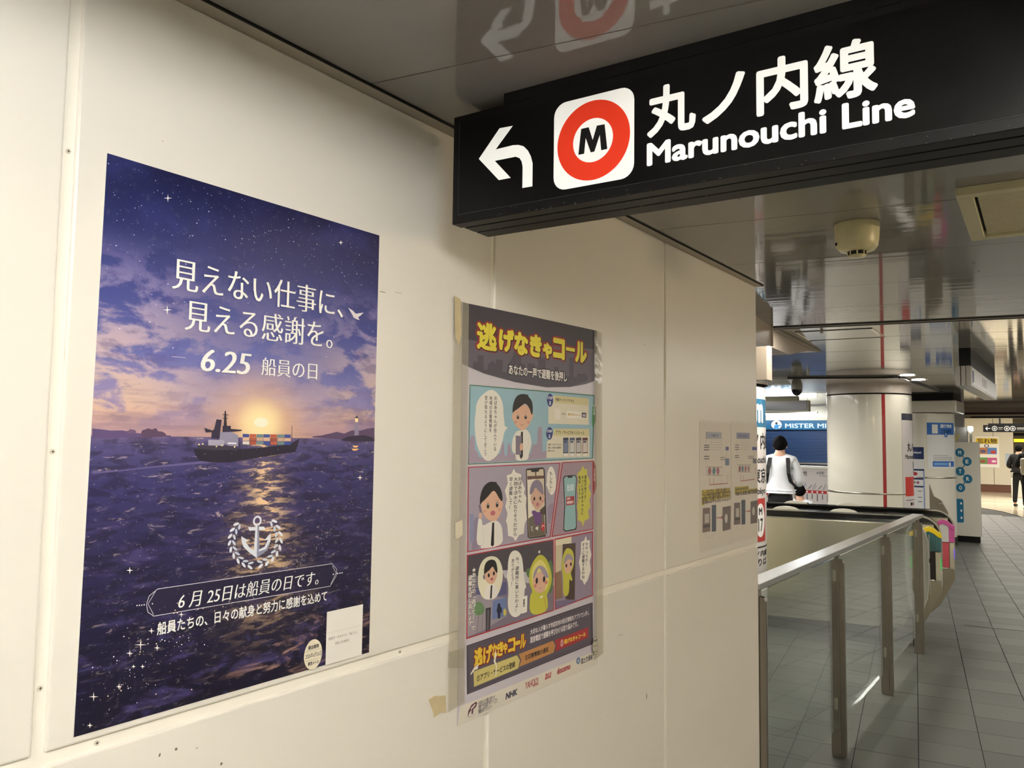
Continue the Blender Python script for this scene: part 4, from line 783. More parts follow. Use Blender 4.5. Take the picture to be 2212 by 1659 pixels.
ART_NOTE2 = [
('p','8f93bc',[(55.2,391.3),(197.8,391.3),(197.3,369.9),(54.8,370.4)]),
('t','4a4f80','Information',(78,376,169.6,384.4),0.02,''),
('l','33333a',0.8,[(54.8,369.7),(197.3,370.3)]),
('l','55525c',0.6,[(98.8,365.4),(195,364.2)]),
('l','55525c',0.6,[(98.7,357),(194.8,355.6)]),
('l','55525c',0.6,[(98.5,348.6),(194.6,347)]),
('l','55525c',0.6,[(98.3,340.2),(194.4,338.4)]),
('l','55525c',0.6,[(98.2,331.8),(194.2,329.8)]),
('l','3a3a42',2.4,[(37.8,345.9),(82.6,346)]),
('l','3a3a42',2.4,[(37.7,338),(82.4,338)]),
('l','3a3a42',2.4,[(37.5,330.1),(82.3,330)]),
('l','3a3a42',2.4,[(37.1,308.3),(81.8,307.9)]),
('l','3a3a42',2.4,[(37,301.5),(81.7,301.1)]),
('l','4a4a52',2,[(179.1,304.5),(241.3,304)]),
('l','4a4a52',2,[(179,297.8),(241.1,297.2)]),
('l','3a3a42',1.2,[(65.5,276),(206.4,272.5)]),
('l','3a3a42',1.2,[(65,249.8),(205.8,245.6)]),
('l','3a3a42',0.8,[(65.5,276),(65,248)]),
('l','3a3a42',0.8,[(204.1,272.5),(203.5,245.6)]),
('l','55525c',0.6,[(54.7,368.6),(57.2,276.1)]),
('e','8e4a58',(74.8,250.1,97.6,272.2)),
('e','4a7f96',(104.4,249.3,127.6,271.7)),
('e','b06a80',(136.7,248.5,160.2,271.1)),
('e','a88a90',(169.5,247.7,193.5,270.5)),
('p','4a4fa0',[(223.8,339.9),(276.9,339.2),(276.6,326.6),(223.5,327.5)]),
('p','6f6f80',[(231.9,296.5),(271.1,294.6),(270.7,277.1),(231.5,278.4)]),
('l','3c3c48',0.8,[(247.5,324.8),(235.3,296.5)]),
('l','a83a40',2.4,[(93.8,216.5),(94.2,240)]),
('l','a83a40',2.4,[(122.6,216.6),(123,237.4)]),
('l','a83a40',2.6,[(93.8,216.1),(250.7,217.6)]),
('l','a8583a',3,[(261,262),(260.4,235.5)]),
('p','cdb93c',[(33.1,197.2),(182.3,196.1),(182,183.9),(284.7,182.3),(286.8,170),(32.6,172.4)]),
('t','4a4420','Announcement',(38.2,183,176.4,195.9),0.02,''),
('t','4a4420','How to enter and transfer',(38,164.5,281.9,186.3),0.02,''),
('p','6f605e',[(26,140.8),(89.1,139.8),(90.8,61.7),(22.6,64.5)]),
('p','c2bcb8',[(42,121.1),(78.2,120.3),(77.6,89.6),(41.4,90.3)]),
('p','2e2a2c',[(31.1,87.5),(88.1,85.3),(87.9,78.1),(31,80.4)]),
('p','33455f',[(100.9,147.5),(143.8,146.3),(142,57.8),(101.3,59.1)]),
('l','a83a40',2.6,[(145.1,103.9),(185.8,102.7)]),
('p','a83a40',[(182.6,108.8),(198,102),(182.3,97.1)]),
('p','6e605c',[(201,136.6),(283.6,137.9),(279.1,52.9),(199.2,54.5)]),
('e','cfc9c2',(218.6,83.4,247.4,115.2)),
('l','3a3434',1.4,[(203,125.4),(283.4,128.4)]),
('l','55525c',0.5,[(37.2,142.7),(58.1,156.9),(94.8,160.4),(131.9,147.7)]),
('l','55525c',0.5,[(40.9,63.1),(61.2,46.2),(97.7,38.6),(135.4,56.5)])]
# ------------------------------------------------------------------ the wall with its panels
ZC = 2.21          # low ceiling
ZH = 2.45          # hall ceiling
wall = struct(MB().box(-0.16, -0.005, -3.0, 3.066, 0, 2.30).build('wall_left', M_STRIP))
def rounded_panel(y0, y1, z0, z1, name='wall_panel'):
    return MB().box(-0.02, 0.0, y0, y1, z0, z1).build(name, M_WALL, wall, bevel=0.0035, seg=3)
cols = [(-2.99, -1.30), (-1.285, -0.415), (-0.40, 0.472), (0.487, 1.353), (1.367, 2.2235), (2.236, 3.070)]
for (a, b) in cols:
    rounded_panel(a, b, 1.224, 2.206); rounded_panel(a, b, 0.12, 1.209)
M_SCREW = mat('screw_paint', 'd9d2c2', rough=0.35)
for (y, z) in ((.551, 1.2165), (.4795, 1.579), (.4795, 1.95), (1.10, 1.2165), (-.2, 1.2165), (.4795, 1.3)):
    sc = MB(); sc.cyl((-0.006, y, z), (-0.0035, y, z), .0032, n=14, m=M_SCREW)
    sc.box(-0.0035, -0.0033, y-.0018, y+.0018, z-.0004, z+.0004, M_DARKGAP); sc.box(-0.0035, -0.0033, y-.0004, y+.0004, z-.0018, z+.0018, M_DARKGAP)
    sc.build('screw', None, wall)
# chips and scuffs in the paint
M_CHIP = mat('paint_chip', '6f675c', rough=0.8); M_CHIPL = mat('paint_chip_light', 'b9b1a2', rough=0.8)
random.seed(2)
chips = MB()
for (y, z, w, h, m) in ((.634, 1.178, .003, .006, M_CHIP), (.658, 1.178, .006, .005, M_CHIP), (.73, 1.136, .005, .005, M_CHIP), (2.093, 1.877, .012, .003, M_CHIPL), (2.108, .894, .006, .022, M_CHIP), (1.03, 1.861, .02, .0012, M_CHIP), (1.07, 1.866, .03, .001, M_CHIPL), (1.95, 1.089, .03, .002, M_CHIPL), (.69, 1.17, .004, .003, M_CHIPL), (2.25, 1.207, .005, .004, M_CHIP), (.6, 2.0, .003, .002, M_CHIPL), (1.46, 1.80, .01, .0012, M_CHIPL)):
    n = 7; pts = []
    for i in range(n):
        t = 2*math.pi*i/n; k = random.uniform(.5, 1.1)
        pts.append((0.0003, y + w/2*k*math.cos(t), z + h/2*k*math.sin(t)))
    chips.add(pts, [tuple(range(n))], m)
chips.build('paint_chips', None, wall)['kind'] = 'stuff'
struct(MB().box(-0.02, 0.004, -2.99, 3.07, 0, 0.12).build('baseboard_left', mat('base_brown', '4a3a30', rough=0.5)))
tr = MB().box(-0.01, 0.026, -2.99, 3.074, 2.2055, 2.2075, M_TRIM).box(0.026, 0.029, -2.99, 3.074, 2.2065, 2.212, M_DARKGAP)
struct(tr.build('trim_1'))
# ------------------------------------------------------------------ low ceiling: strips across the passage
def strip_poly(v0, v1, x0, x1, z):
    def pt(x, v):   # point with given x on the line of constant v
        return Vector((x, (v + math.sin(ANG)*x) / math.cos(ANG), z))
    return [pt(x0, v0), pt(x1, v0), pt(x1, v1), pt(x0, v1)]
clow = struct(MB().prism(strip_poly(-3.2, -2.44, .0, 4.6, ZC+.012), (0, 0, .02)).prism(strip_poly(-1.29, -.77, .0, 4.6, ZC+.012), (0, 0, .02)).prism(strip_poly(-.77, .40, .0, .93, ZC+.012), (0, 0, .02)).prism(strip_poly(-.77, .40, 1.77, 4.6, ZC+.012), (0, 0, .02)).prism(strip_poly(-2.44, -1.29, .0, .93, ZC+.012), (0, 0, .02)).prism(strip_poly(-2.44, -1.29, 1.77, 4.6, ZC+.012), (0, 0, .02)).prism(strip_poly(0.40, 4.2, -.4, 4.6, ZC+.012), (0, 0, .02)).build('ceiling', M_DARKGAP))
VL = [-2.98, -2.42, -1.87, -1.31, -0.75, -0.186, .378, .942, 1.506, 2.07, 2.617, 3.148, 3.663, 4.2]
for a, b in zip(VL[:-1], VL[1:]):
    if -.76 < a < .0 or -2.43 < a < -1.4:      # these strips hold the recessed lamp
        for xx in ((.03, .95), (1.75, 4.6)):
            MB().prism(strip_poly(a+.0015, b-.0015, xx[0], xx[1], ZC), (0, 0, .012)).build('ceiling_panel', M_CEIL, clow)
        continue
    x0 = .030 if b < 3.1 else -.28
    MB().prism(strip_poly(a+.0015, b-.0015, x0, 4.6, ZC), (0, 0, .012)).build('ceiling_panel', M_CEIL, clow)
# pinholes
ph = MB()
for (x, y) in ((-.13, 3.33), (-.2, 3.5), (.74, 3.05), (.74, 3.2)):
    ph.cyl((x, y, ZC-.0004), (x, y, ZC+.001), .004, n=10)
ph.build('rivet_holes', M_DARKGAP, clow)['kind'] = 'stuff'
# recessed lamp above the photographer
def recessed_lamp(v0, v1, yc, power, label):
    lamp = empty('recessed_ceiling_lamp', (1.35, yc, ZC)); tag(lamp, label, 'lamp', 'recessed lamps over the passage')
    hb = MB(); pl = strip_poly(v0, v1, .95, 1.75, ZC+.10); hb.add(pl, [(0, 1, 2, 3)]); lo = strip_poly(v0, v1, .95, 1.75, ZC)
    for i in range(4): hb.add([lo[i], lo[(i+1) % 4], pl[(i+1) % 4], pl[i]], [(0, 1, 2, 3)])
    hb.build('housing', mat('lamp_housing', 'e8e4da', rough=.5), lamp)
    for k in (-.09, .09):
        c = Vector((1.35, yc, ZC+.028)) + Uv*k; MB().cyl(c - Vv*.5, c + Vv*.5, .014, n=12).build('lamp_tube', mat('tube_glow_%g' % power, 'fffdf8', emit=power), lamp)
recessed_lamp(-.748, .376, .05, 25.0, 'recessed twin tube ceiling lamp right in front of the ship poster')
recessed_lamp(-2.418, -1.312, -1.66, 58.0, 'recessed twin tube ceiling lamp farther back along the passage')
fill_lamp = empty('added_fill_lamp', (2.7, 2.7, ZC)); tag(fill_lamp, 'added unseen fill lamp with a tube, on the low ceiling right of the vent', 'lamp')  # added out of view, warm fill for the dim end of the panelled wall
MB().box(2.66, 2.74, 2.2, 3.2, ZC-.03, ZC).build('housing', mat('lamp_housing', 'e8e4da', rough=.5), fill_lamp)
MB().cyl((2.7, 2.2, ZC-.045), (2.7, 3.2, ZC-.045), .014, n=12).build('lamp_tube', mat('tube_glow_side', 'ffe4bd', emit=34.0), fill_lamp)
# step up to the hall ceiling, with its double edge trim
def band(v0, v1, x0, x1, z0, z1, m, name, parent=None):
    return MB().prism(strip_poly(v0, v1, x0, x1, z0), (0, 0, z1-z0)).build(name, m, parent)
M_EDGE = mat('ceiling_edge_dark', '2a2520', rough=.35)
t2 = struct(band(4.2, 4.215, -.33, 4.6, ZC-.005, ZH+.02, M_EDGE, 'trim_2'))
band(4.215, 4.245, -.33, 4.6, ZC-.004, ZC+.02, mat('edge_pale', 'b5aea2', rough=.4), 'edge_rail', t2); band(4.245, 4.262, -.33, 4.6, ZC-.007, ZC+.02, M_EDGE, 'edge_rail', t2)
chall = struct(MB().prism(strip_poly(4.26, 20.6, -10, 6, ZH+.012), (0, 0, .02)).build('ceiling_hall', M_DARKGAP))
v = 4.26; k = 0
while v < 20.5:
    w = .5
    MB().prism(strip_poly(v+.002, min(20.6, v+w)-.002, -10, 6, ZH + (0.0 if k % 2 else .0008)), (0, 0, .012)).build('ceiling_panel', M_CEILH, chall)
    v += w; k += 1
# lintel and bulkheads left of the fence
M_BULK = mat('bulkhead_beige', 'a8998a', rough=.4)
lin = MB(); lin.add([(-.235, 3.75, 2.085), (-.29, 4.2, 2.11), (-.29, 4.2, 2.24), (-.235, 3.75, 2.24), (-.9, 3.75, 2.085), (-.9, 4.2, 2.11), (-.9, 4.2, 2.24), (-.9, 3.75, 2.24)],
        [(0, 1, 2, 3), (4, 7, 6, 5), (0, 4, 5, 1), (3, 2, 6, 7), (0, 3, 7, 4), (1, 5, 6, 2)])
lin = struct(lin.build('trim_3', M_BULK))
MB().box(-.296, -.284, 4.195, 4.206, 2.108, 2.24).build('edge_strip', M_TRIM, lin)
bkp = lambda y, z: (-.69 - .065*(y-4.26), y, z)
bk = MB().prism([bkp(4.27, 2.296), bkp(6.37, 2.296), bkp(7.05, 2.395), bkp(7.68, 2.449), bkp(4.27, 2.449)], (-1.4, 0, 0))
bk = struct(bk.build('trim_4', M_BULK))
MB().prism([(q[0]+.002, q[1], q[2]) for q in (bkp(4.28, 2.425), bkp(7.45, 2.425), bkp(7.62, 2.441), bkp(4.28, 2.441))], (.004, 0, 0)).build('edge_strip', M_TRIM, bk)
box = tag(MB().box(-1.0, -.594, 5.08, 5.185, 2.0, 2.223).box(-.98, -.80, 5.10, 5.165, 2.2231, 2.2965).build('duct_cover', mat('duct_beige', '8d8070', rough=.45), bevel=.004), 'beige boxed duct cover above the pillar beside the wall end', 'duct cover')
# access hatch frame in the hall ceiling
ht = empty('ceiling_hatch', (-.47, 6.5, ZH)); tag(ht, 'square metal framed access hatch in the shiny ceiling', 'hatch')
hc = [Vector((-.76, 6.20, ZH-.004)), Vector((-.20, 6.27, ZH-.004)), Vector((-.22, 6.84, ZH-.004)), Vector((-.80, 6.80, ZH-.004))]
for i in range(4):
    a, b = hc[i], hc[(i+1) % 4]; d = (b-a).normalized(); n = Vector((-d.y, d.x, 0))
    MB().prism([a, b, b+n*.025, a+n*.025], (0, 0, .004)).build('hatch_frame', M_CHROME if i in (1, 3) else M_EDGE, ht)
MB().prism([q + Vector((0, 0, .002)) for q in hc], (0, 0, .002)).build('hatch_door', M_CEILH, ht)
MB().box(-.55, -.535, 6.20, 6.23, ZH-.022, ZH-.004).build('latch', M_BULK, ht)
# ------------------------------------------------------------------ floors
floor = struct(MB().box(-12, 8, -3, 12.0, -.06, -.006).box(-12, 8, 15.2, 25.8, -.06, -.006).box(-12, -4.6, 12.0, 15.2, -.06, -.006).box(-2.3, 8, 12.0, 15.2, -.06, -.006).build('floor', M_GROUT))
# (the stairwell opening is covered by its own walls further down)
FA = math.radians(8.6)
fu = Vector((math.cos(FA), math.sin(FA), 0)); fv = Vector((-math.sin(FA), math.cos(FA), 0))
T = .30; org = Vector((.20, 5.27, 0))
tile_me = []
for mm in (M_TILE, M_TILE2):
    g = .0022
    q = [fu*sx*(T/2-g) + fv*sy*(T/2-g) for sx, sy in ((-1, -1), (1, -1), (1, 1), (-1, 1))]
    t = MB().prism([p + Vector((0, 0, -.01)) for p in q], (0, 0, .01), mm)
    o = t.build('floor_tile', None, None, bevel=.0012, seg=1); tile_me.append(o.data); bpy.data.objects.remove(o)
def in_view(P):
    d = P - CAM; z = d.dot(_F)
    if z < .3: return None
    x = 1106 + 1740*d.dot(_R)/z; y = 829.5 - 1740*d.dot(_U)/z
    if not (1600 < x < 2260 and y < 1720): return None
    return z
cand = []; rest = MB()
random.seed(5)
for i in range(-30, 16):
    for j in range(-14, 60):
        c = org + fu*(i+.5)*T + fv*(j+.5)*T
        if c.x < -6 or c.x > 4.4 or c.y < 1.0 or c.y > 22: continue
        if -4.6 < c.x < -2.3 and 12.0 < c.y < 15.2: continue        # stairwell
        z = in_view(c)
        if z is not None and (c.y > 3.3 or c.x > 0.05): cand.append((z, i, j, c))
        elif c.y < 16 and c.x > -.2 or c.y > 3.1 and c.x > -2 and c.y < 8: rest_add = rest.prism([c + fu*sx*(T/2-.0025) + fv*sy*(T/2-.0025) + Vector((0, 0, -.004)) for sx, sy in ((-1, -1), (1, -1), (1, 1), (-1, 1))], (0, 0, .004), M_TILE if (i*3+j) % 2 else M_TILE2)
cand.sort(key=lambda q: q[0])
for n, (z, i, j, c) in enumerate(cand):
    if n < 290:
        o = bpy.data.objects.new('floor_tile', tile_me[(i*7+j*3) % 2]); COL.objects.link(o); o.location = c + Vector((0, 0, random.uniform(-.0006, .0004))); o.parent = floor
    else:
        rest.prism([c + fu*sx*(T/2-.0025) + fv*sy*(T/2-.0025) + Vector((0, 0, -.004)) for sx, sy in ((-1, -1), (1, -1), (1, 1), (-1, 1))], (0, 0, .004), M_TILE if (i*3+j) % 2 else M_TILE2)
rest.build('floor_tiles_beyond', None, floor)['kind'] = 'stuff'
# metal threshold strip in the floor
a = Vector((.12, 8.35, .0006)); MB().prism([a, a + fu*3.2, a + fu*3.2 + fv*.05, a + fv*.05], (0, 0, .0012)).build('floor_strip', mat('strip_dark', '4d4a45', rough=.4), floor)
# far pale floor with its curved edge
edge = [(-8, 25.8), (-3, 25.2), (-1.15, 24.36), (-.6, 23.4), (-.07, 21.8), (.6, 20.4), (1.6, 18.8), (6, 14)]
ff = MB().add([(x, y, .004) for x, y in edge] + [(6, 48, .004), (-8, 48, .004)], [tuple(range(len(edge)+2))])
struct(ff.build('floor_far', M_BEIGE))
gb = MB().box(-8, 6, 27.2, 27.28, .004, .006); struct(gb.build('trim_5', mat('brass_line', 'b59a5a', rough=.3, metal=.6)))
# ------------------------------------------------------------------ far walls and the side of the passage
M_FARW = mat('far_wall', 'd9d2c0', rough=.35); M_BROWN = mat('brown_base', '6a4434', rough=.5)
wr = struct(MB().box(3.9, 4.1, -3, 17, 0, ZH).build('wall_right', M_FARW)); struct(MB().box(3.88, 3.9, -3, 17, 0, .14).build('baseboard_right', M_BROWN))
struct(MB().box(-.2, 4.1, -3.2, -3.0, 0, ZH).build('wall_back', M_FARW))
wf = struct(MB().box(-2.6, -.87, 33.0, 33.3, 0, 3.0).build('wall_far', M_BROWN))
for (a, b) in ((-2.59, -1.48), (-1.465, -.872)): MB().box(a, b, 32.97, 33.0, .27, 2.62).build('wall_panel', M_FARW, wf)
struct(MB().box(-3.0, 6, 44, 44.3, 0, 3.2).build('wall_end', mat('end_wall', 'c9c0aa', rough=.4)))
struct(MB().box(-10, 6, 20.6, 48, 2.95, 3.0).build('ceiling_far', mat('far_ceiling', 'cfc7b2', rough=.25)))
fa = struct(MB().box(-3.4, 6, 20.55, 20.7, 2.22, 3.0).build('trim_6', M_BULK))
M_DRED = mat('dark_red', '3d0d10', rough=.4)
MB().box(-1.25, 6, 20.53, 20.552, 2.30, 2.345).build('stripe', M_DRED, fa); MB().box(-.95, 6, 20.53, 20.552, 2.225, 2.262).build('stripe', mat('darker_red', '22080a', rough=.4), fa)
MB().box(-1.25, 6, 20.535, 20.552, 2.262, 2.30).build('stripe', M_FARW, fa)
struct(MB().box(-3.42, -.90, 18.6, 18.8, 0, ZH).build('wall_grey', mat('grey_wall', 'a39c94', rough=.4)))
# ------------------------------------------------------------------ overhead direction sign
SA = math.radians(2.0); so = Vector((.087, 1.115, 1.99)); st_ = Vector((math.cos(SA), math.sin(SA), 0)); sn = Vector((-math.sin(SA), math.cos(SA), 0))
def sp(a, d, z): return so + st_*a + sn*d + Vector((0, 0, z))
def sbox(a0, a1, d0, d1, z0, z1, name, m, parent, bevel=0):
    return MB().add([sp(a, d, z) for z in (z0, z1) for a, d in ((a0, d0), (a1, d0), (a1, d1), (a0, d1))], [(3, 2, 1, 0), (4, 5, 6, 7), (0, 1, 5, 4), (1, 2, 6, 5), (2, 3, 7, 6), (3, 0, 4, 7)]).build(name, m, parent, bevel=bevel)
sign = empty('overhead_sign', so); tag(sign, 'black overhead direction sign with left arrow, red ring emblem and white lettering', 'sign')
SW = 1.9
sbox(0, SW, 0, .028, 0, .2, 'front_frame', M_BLACKM, sign, .0012)
sbox(.004, SW, .034, .067, .0005, .2, 'middle_frame', M_BLACKM, sign, .001)
sbox(.004, SW, .071, .109, .0005, .2, 'rear_frame', M_BLACKM, sign, .001)
sbox(.012, SW, .02, .105, .012, .19, 'core', M_DARKGAP, sign)
sbox(.11, SW, 0.0, .109, .2, ZC - 1.99, 'ceiling_mount', M_BLACKM, sign)
sbox(.0145, SW-.014, -.0008, .002, .0165, .1875, 'face_panel', M_BLACK, sign)
# thin worn edge where the face meets the frame
M_WORN = mat('worn_edge', '3a3836', rough=.5)
sbox(.0138, SW-.013, -.0011, 0, .0158, .0165, 'edge_line', M_WORN, sign); sbox(.0138, .0145, -.0011, 0, .0158, .1875, 'edge_line', M_WORN, sign)
random.seed(8)
du = MB()
for i in range(70):
    a = random.uniform(.0, .95); z = random.choice((random.uniform(.001, .016), .0012, .0155)); w = random.uniform(.0006, .004); h = random.uniform(.0003, .0011)
    du.add([sp(a, -.0004, z), sp(a+w, -.0004, z+random.uniform(-.0005, .0005)), sp(a+w*.8, -.0004, z+h), sp(a+w*.1, -.0004, z+h)], [(0, 1, 2, 3)])
for i in range(26):      # fluff hanging from the lower edges
    a = random.uniform(.0, .5); d = random.choice((.0, .027, .034, .066, .071, .108)); h = random.uniform(.001, .004)
    du.add([sp(a, d, .0005), sp(a+random.uniform(.0006, .003), d, .0005), sp(a+random.uniform(-.001, .002), d, -h)], [(0, 1, 2)])
du.build('dust', mat('dust', '6b665e', rough=.9), sign)['kind'] = 'stuff'
M_SIGNW = mat('sign_white', 'f4f4ef', rough=.35, emit=.13); M_SIGNR = mat('sign_red', 'e2391f', rough=.35, emit=.10)
spx = lambda a, b, off: tuple(sp(a/1000.0, -.0008 - off, b/1000.0))
pr = Print(spx)
pr.shape('', [(58.2, 111.6), (102.3, 158.8), (130.3, 157.4), (94.6, 122), (130.8, 122.6), (142, 121), (153, 116.5), (162, 107), (168, 96), (171.8, 83), (171.8, 42.8), (151.4, 43.2), (151.6, 80), (149.5, 90), (145, 97), (137, 101), (93.2, 101.6), (127.3, 65.1), (102.2, 65.4)], [tuple(range(19))], m=M_SIGNW)
pr.build('arrow', sign)
pr = Print(spx)
rr = 23; x0, x1, y0, y1 = 213.5, 360.5, 27, 176.5; pts = []
for cx, cy, t0 in ((x1-rr, y1-rr, 0), (x0+rr, y1-rr, 90), (x0+rr, y0+rr, 180), (x1-rr, y0+rr, 270)):
    for k in range(7):
        t = math.radians(t0 + k*15); pts.append((cx+rr*math.cos(t), cy+rr*math.sin(t)))
pr.shape('', pts, [tuple(range(len(pts)))], m=M_SIGNW)
n = 64; cx, cy = 287, 100.8; ro, ri = 66.5, 36.5
pr.shape('', [(cx+r*math.cos(2*math.pi*i/n), cy+r*math.sin(2*math.pi*i/n)) for r in (ro, ri) for i in range(n)], [(i, (i+1) % n, n+(i+1) % n, n+i) for i in range(n)], m=M_SIGNR)
pr.poly('0b0b0c', [(260.5, 81), (265.5, 124), (279.5, 124), (287, 101), (294.5, 123.5), (308.5, 123), (313.5, 81), (302.5, 81), (299.8, 107), (290.2, 81), (283.4, 81), (274, 107), (271.4, 81)])
pr.build('line_emblem', sign)
pr = Print(spx)
for ch, bb in (('丸', (382, 84, 462, 164.5)), ('ノ', (471.5, 87.5, 537.5, 158)), ('内', (553.5, 82.5, 626, 164.8)), ('線', (633.5, 81.5, 716.5, 164.2))): pr.text('', ch, bb, .028, m=M_SIGNW)
pr.text('', 'Marunouchi', (382, 39.5, 650, 76.5), .034, m=M_SIGNW); pr.text('', 'Line', (670, 39.5, 760.5, 76.5), .034, m=M_SIGNW)
pr.build('lettering', sign)
# ------------------------------------------------------------------ sea poster
def sea_material():
    m = bpy.data.materials.new('sea_print'); m.use_nodes = True; nt = m.node_tree; N = nt.nodes; Lk = nt.links
    b = N['Principled BSDF']; b.inputs['Roughness'].default_value = .38; b.inputs['Specular IOR Level'].default_value = .35
    tc = N.new('ShaderNodeTexCoord'); sep = N.new('ShaderNodeSeparateXYZ'); Lk.new(tc.outputs['Object'], sep.inputs[0])
    def val(x):
        if isinstance(x, (int, float)):
            v = N.new('ShaderNodeValue'); v.outputs[0].default_value = x; return v.outputs[0]
        return x
    def M(op, a, b_=0.0, c=None, clamp=False):
        n = N.new('ShaderNodeMath'); n.operation = op; n.use_clamp = clamp
        for i, x in enumerate((a, b_) + ((c,) if c is not None else ())):
            if isinstance(x, (int, float)): n.inputs[i].default_value = x
            else: Lk.new(x, n.inputs[i])
        return n.outputs[0]
    def sstep(x, lo, hi):
        n = N.new('ShaderNodeMapRange'); n.interpolation_type = 'SMOOTHSTEP'
        Lk.new(x, n.inputs[0]); n.inputs[1].default_value = lo; n.inputs[2].default_value = hi; return n.outputs[0]
    def mix(f, a, b_):
        n = N.new('ShaderNodeMix'); n.data_type = 'RGBA'
        if isinstance(f, (int, float)): n.inputs[0].default_value = f
        else: Lk.new(f, n.inputs[0])
        for i, x in ((6, a), (7, b_)):
            if isinstance(x, str): n.inputs[i].default_value = srgb(x)
            else: Lk.new(x, n.inputs[i])
        return n.outputs[2]
    def noise(sx, sy, scale, det=6, rough=.6, dist=0.0):
        mp = N.new('ShaderNodeMapping'); mp.inputs['Scale'].default_value = (1, sx, sy); Lk.new(tc.outputs['Object'], mp.inputs[0])
        n = N.new('ShaderNodeTexNoise'); n.inputs['Scale'].default_value = scale; n.inputs['Detail'].default_value = det; n.inputs['Roughness'].default_value = rough; n.inputs['Distortion'].default_value = dist
        Lk.new(mp.outputs[0], n.inputs['Vector']); return n.outputs['Fac']
    def ramp(x, stops):
        n = N.new('ShaderNodeValToRGB'); Lk.new(x, n.inputs[0]); e = n.color_ramp.elements
        while len(e) < len(stops): e.new(.5)
        for el, (p, c) in zip(e, stops): el.position = p; el.color = srgb(c)
        return n.outputs[0]
    # poster axes in metres: y = across, z = up (object origin at the lower left corner)
    X = sep.outputs[1]; Y = sep.outputs[2]
    HZ = .3655
    t = M('DIVIDE', M('SUBTRACT', Y, HZ), .727 - HZ, clamp=True)
    sky = ramp(t, [(0, 'b89394'), (.06, 'a98fa6'), (.16, '8d85b8'), (.32, '5f66aa'), (.5, '3b458c'), (.72, '232c68'), (1, '181a46')])
    haze = noise(1, 1.3, 9, 4); sky = mix(M('MULTIPLY', sstep(haze, .45, .75), .35), sky, '3c4590')
    # cloud banks: heavy at the sides, light in the middle
    cl = noise(.75, 1.7, 13, 9, .62, .3)
    side = M('ABSOLUTE', M('SUBTRACT', X, .262)); side = sstep(side, .05, .24)
    bandv = M('MULTIPLY', sstep(t, .0, .10), M('SUBTRACT', 1.0, sstep(t, .48, .78)))
    cm = M('MULTIPLY', M('MULTIPLY', sstep(cl, .43, .54), bandv), M('ADD', .22, M('MULTIPLY', side, .78)))
    ccol = ramp(t, [(0, 'd6a68c'), (.14, 'd6b8a8'), (.30, 'c3adb6'), (.5, '9389b4'), (.7, '6a68a6')])
    sky = mix(cm, sky, ccol)
    cl2 = noise(.8, 2.2, 20, 8, .6); sky = mix(M('MULTIPLY', M('MULTIPLY', sstep(cl2, .52, .64), bandv), M('MULTIPLY', side, .5)), sky, '4c4682')
    # low streaks of cloud by the horizon
    st2 = noise(.35, 3.2, 17, 6); low = M('SUBTRACT', 1.0, sstep(t, .10, .30)); sky = mix(M('MULTIPLY', M('MULTIPLY', sstep(st2, .46, .62), low), .5), sky, '8d7488')
    # glow round the sun
    dx = M('SUBTRACT', X, .2545); dy = M('MULTIPLY', M('SUBTRACT', Y, .387), 1.25)
    r = M('SQRT', M('ADD', M('MULTIPLY', dx, dx), M('MULTIPLY', dy, dy)))
    g1 = M('SUBTRACT', 1.0, sstep(r, .0, .15)); sky = mix(M('MULTIPLY', M('POWER', g1, 1.5), .8), sky, 'f2c48c')
    g2 = M('SUBTRACT', 1.0, sstep(r, .010, .055)); sky = mix(g2, sky, 'ffe9b4')
    gr = noise(1, 1, 90, 3); 
    # sea
    s = M('DIVIDE', Y, HZ, clamp=True)
    sea = ramp(s, [(0, '141226'), (.3, '1c1a38'), (.6, '2a2750'), (.85, '37356a'), (.97, '4f4a7c'), (1, '6a5d88')])
    w1 = noise(.55, 2.0, 22, 8, .65, .6); sea = mix(M('MULTIPLY', sstep(w1, .50, .66), .75), sea, '463f72')
    w2 = noise(.6, 2.2, 34, 8, .62, .5); sea = mix(M('MULTIPLY', sstep(w2, .54, .40), .55), sea, '131126')
    # glitter: a path of light under the sun and scattered gleams
    gx = M('DIVIDE', M('SUBTRACT', X, M('ADD', .262, M('MULTIPLY', M('SUBTRACT', HZ, Y), .06))), M('ADD', .022, M('MULTIPLY', M('SUBTRACT', HZ, Y), .16)))
    path = M('POWER', 2.718, M('MULTIPLY', M('MULTIPLY', gx, gx), -1.0))
    path = M('MULTIPLY', path, sstep(Y, .02, .24))
    w3 = noise(.5, 2.4, 52, 6, .7, .4)
    sea = mix(M('MULTIPLY', path, M('ADD', .05, M('MULTIPLY', sstep(w3, .49, .60), .9))), sea, 'f2cda0')
    w4 = noise(.6, 2.2, 60, 5, .7, .6); far = sstep(Y, -.1, .3)
    sea = mix(M('MULTIPLY', M('MULTIPLY', sstep(w4, .58, .70), .65), far), sea, 'cbb6b4')
    w5 = noise(.5, 2.3, 26, 7, .7, .8); bx = M('MULTIPLY', sstep(X, .12, .33), M('SUBTRACT', 1.0, sstep(Y, .03, .14)))
    sea = mix(M('MULTIPLY', M('MULTIPLY', sstep(w5, .54, .68), .7), bx), sea, 'b08a80')
    isk = M('GREATER_THAN', Y, HZ)
    colr = mix(isk, sea, sky)
    colr = mix(M('MULTIPLY', sstep(gr, .58, .75), .03), colr, 'ffffff')
    Lk.new(colr, b.inputs['Base Color'])
    return m
PY, PZ = .522, 1.2335
post1 = empty('sea_poster', (0, PY, PZ)); tag(post1, 'large dark blue poster of a container ship at sunset under a starry sky', 'poster')
sh = MB(); nx, nz = 24, 34
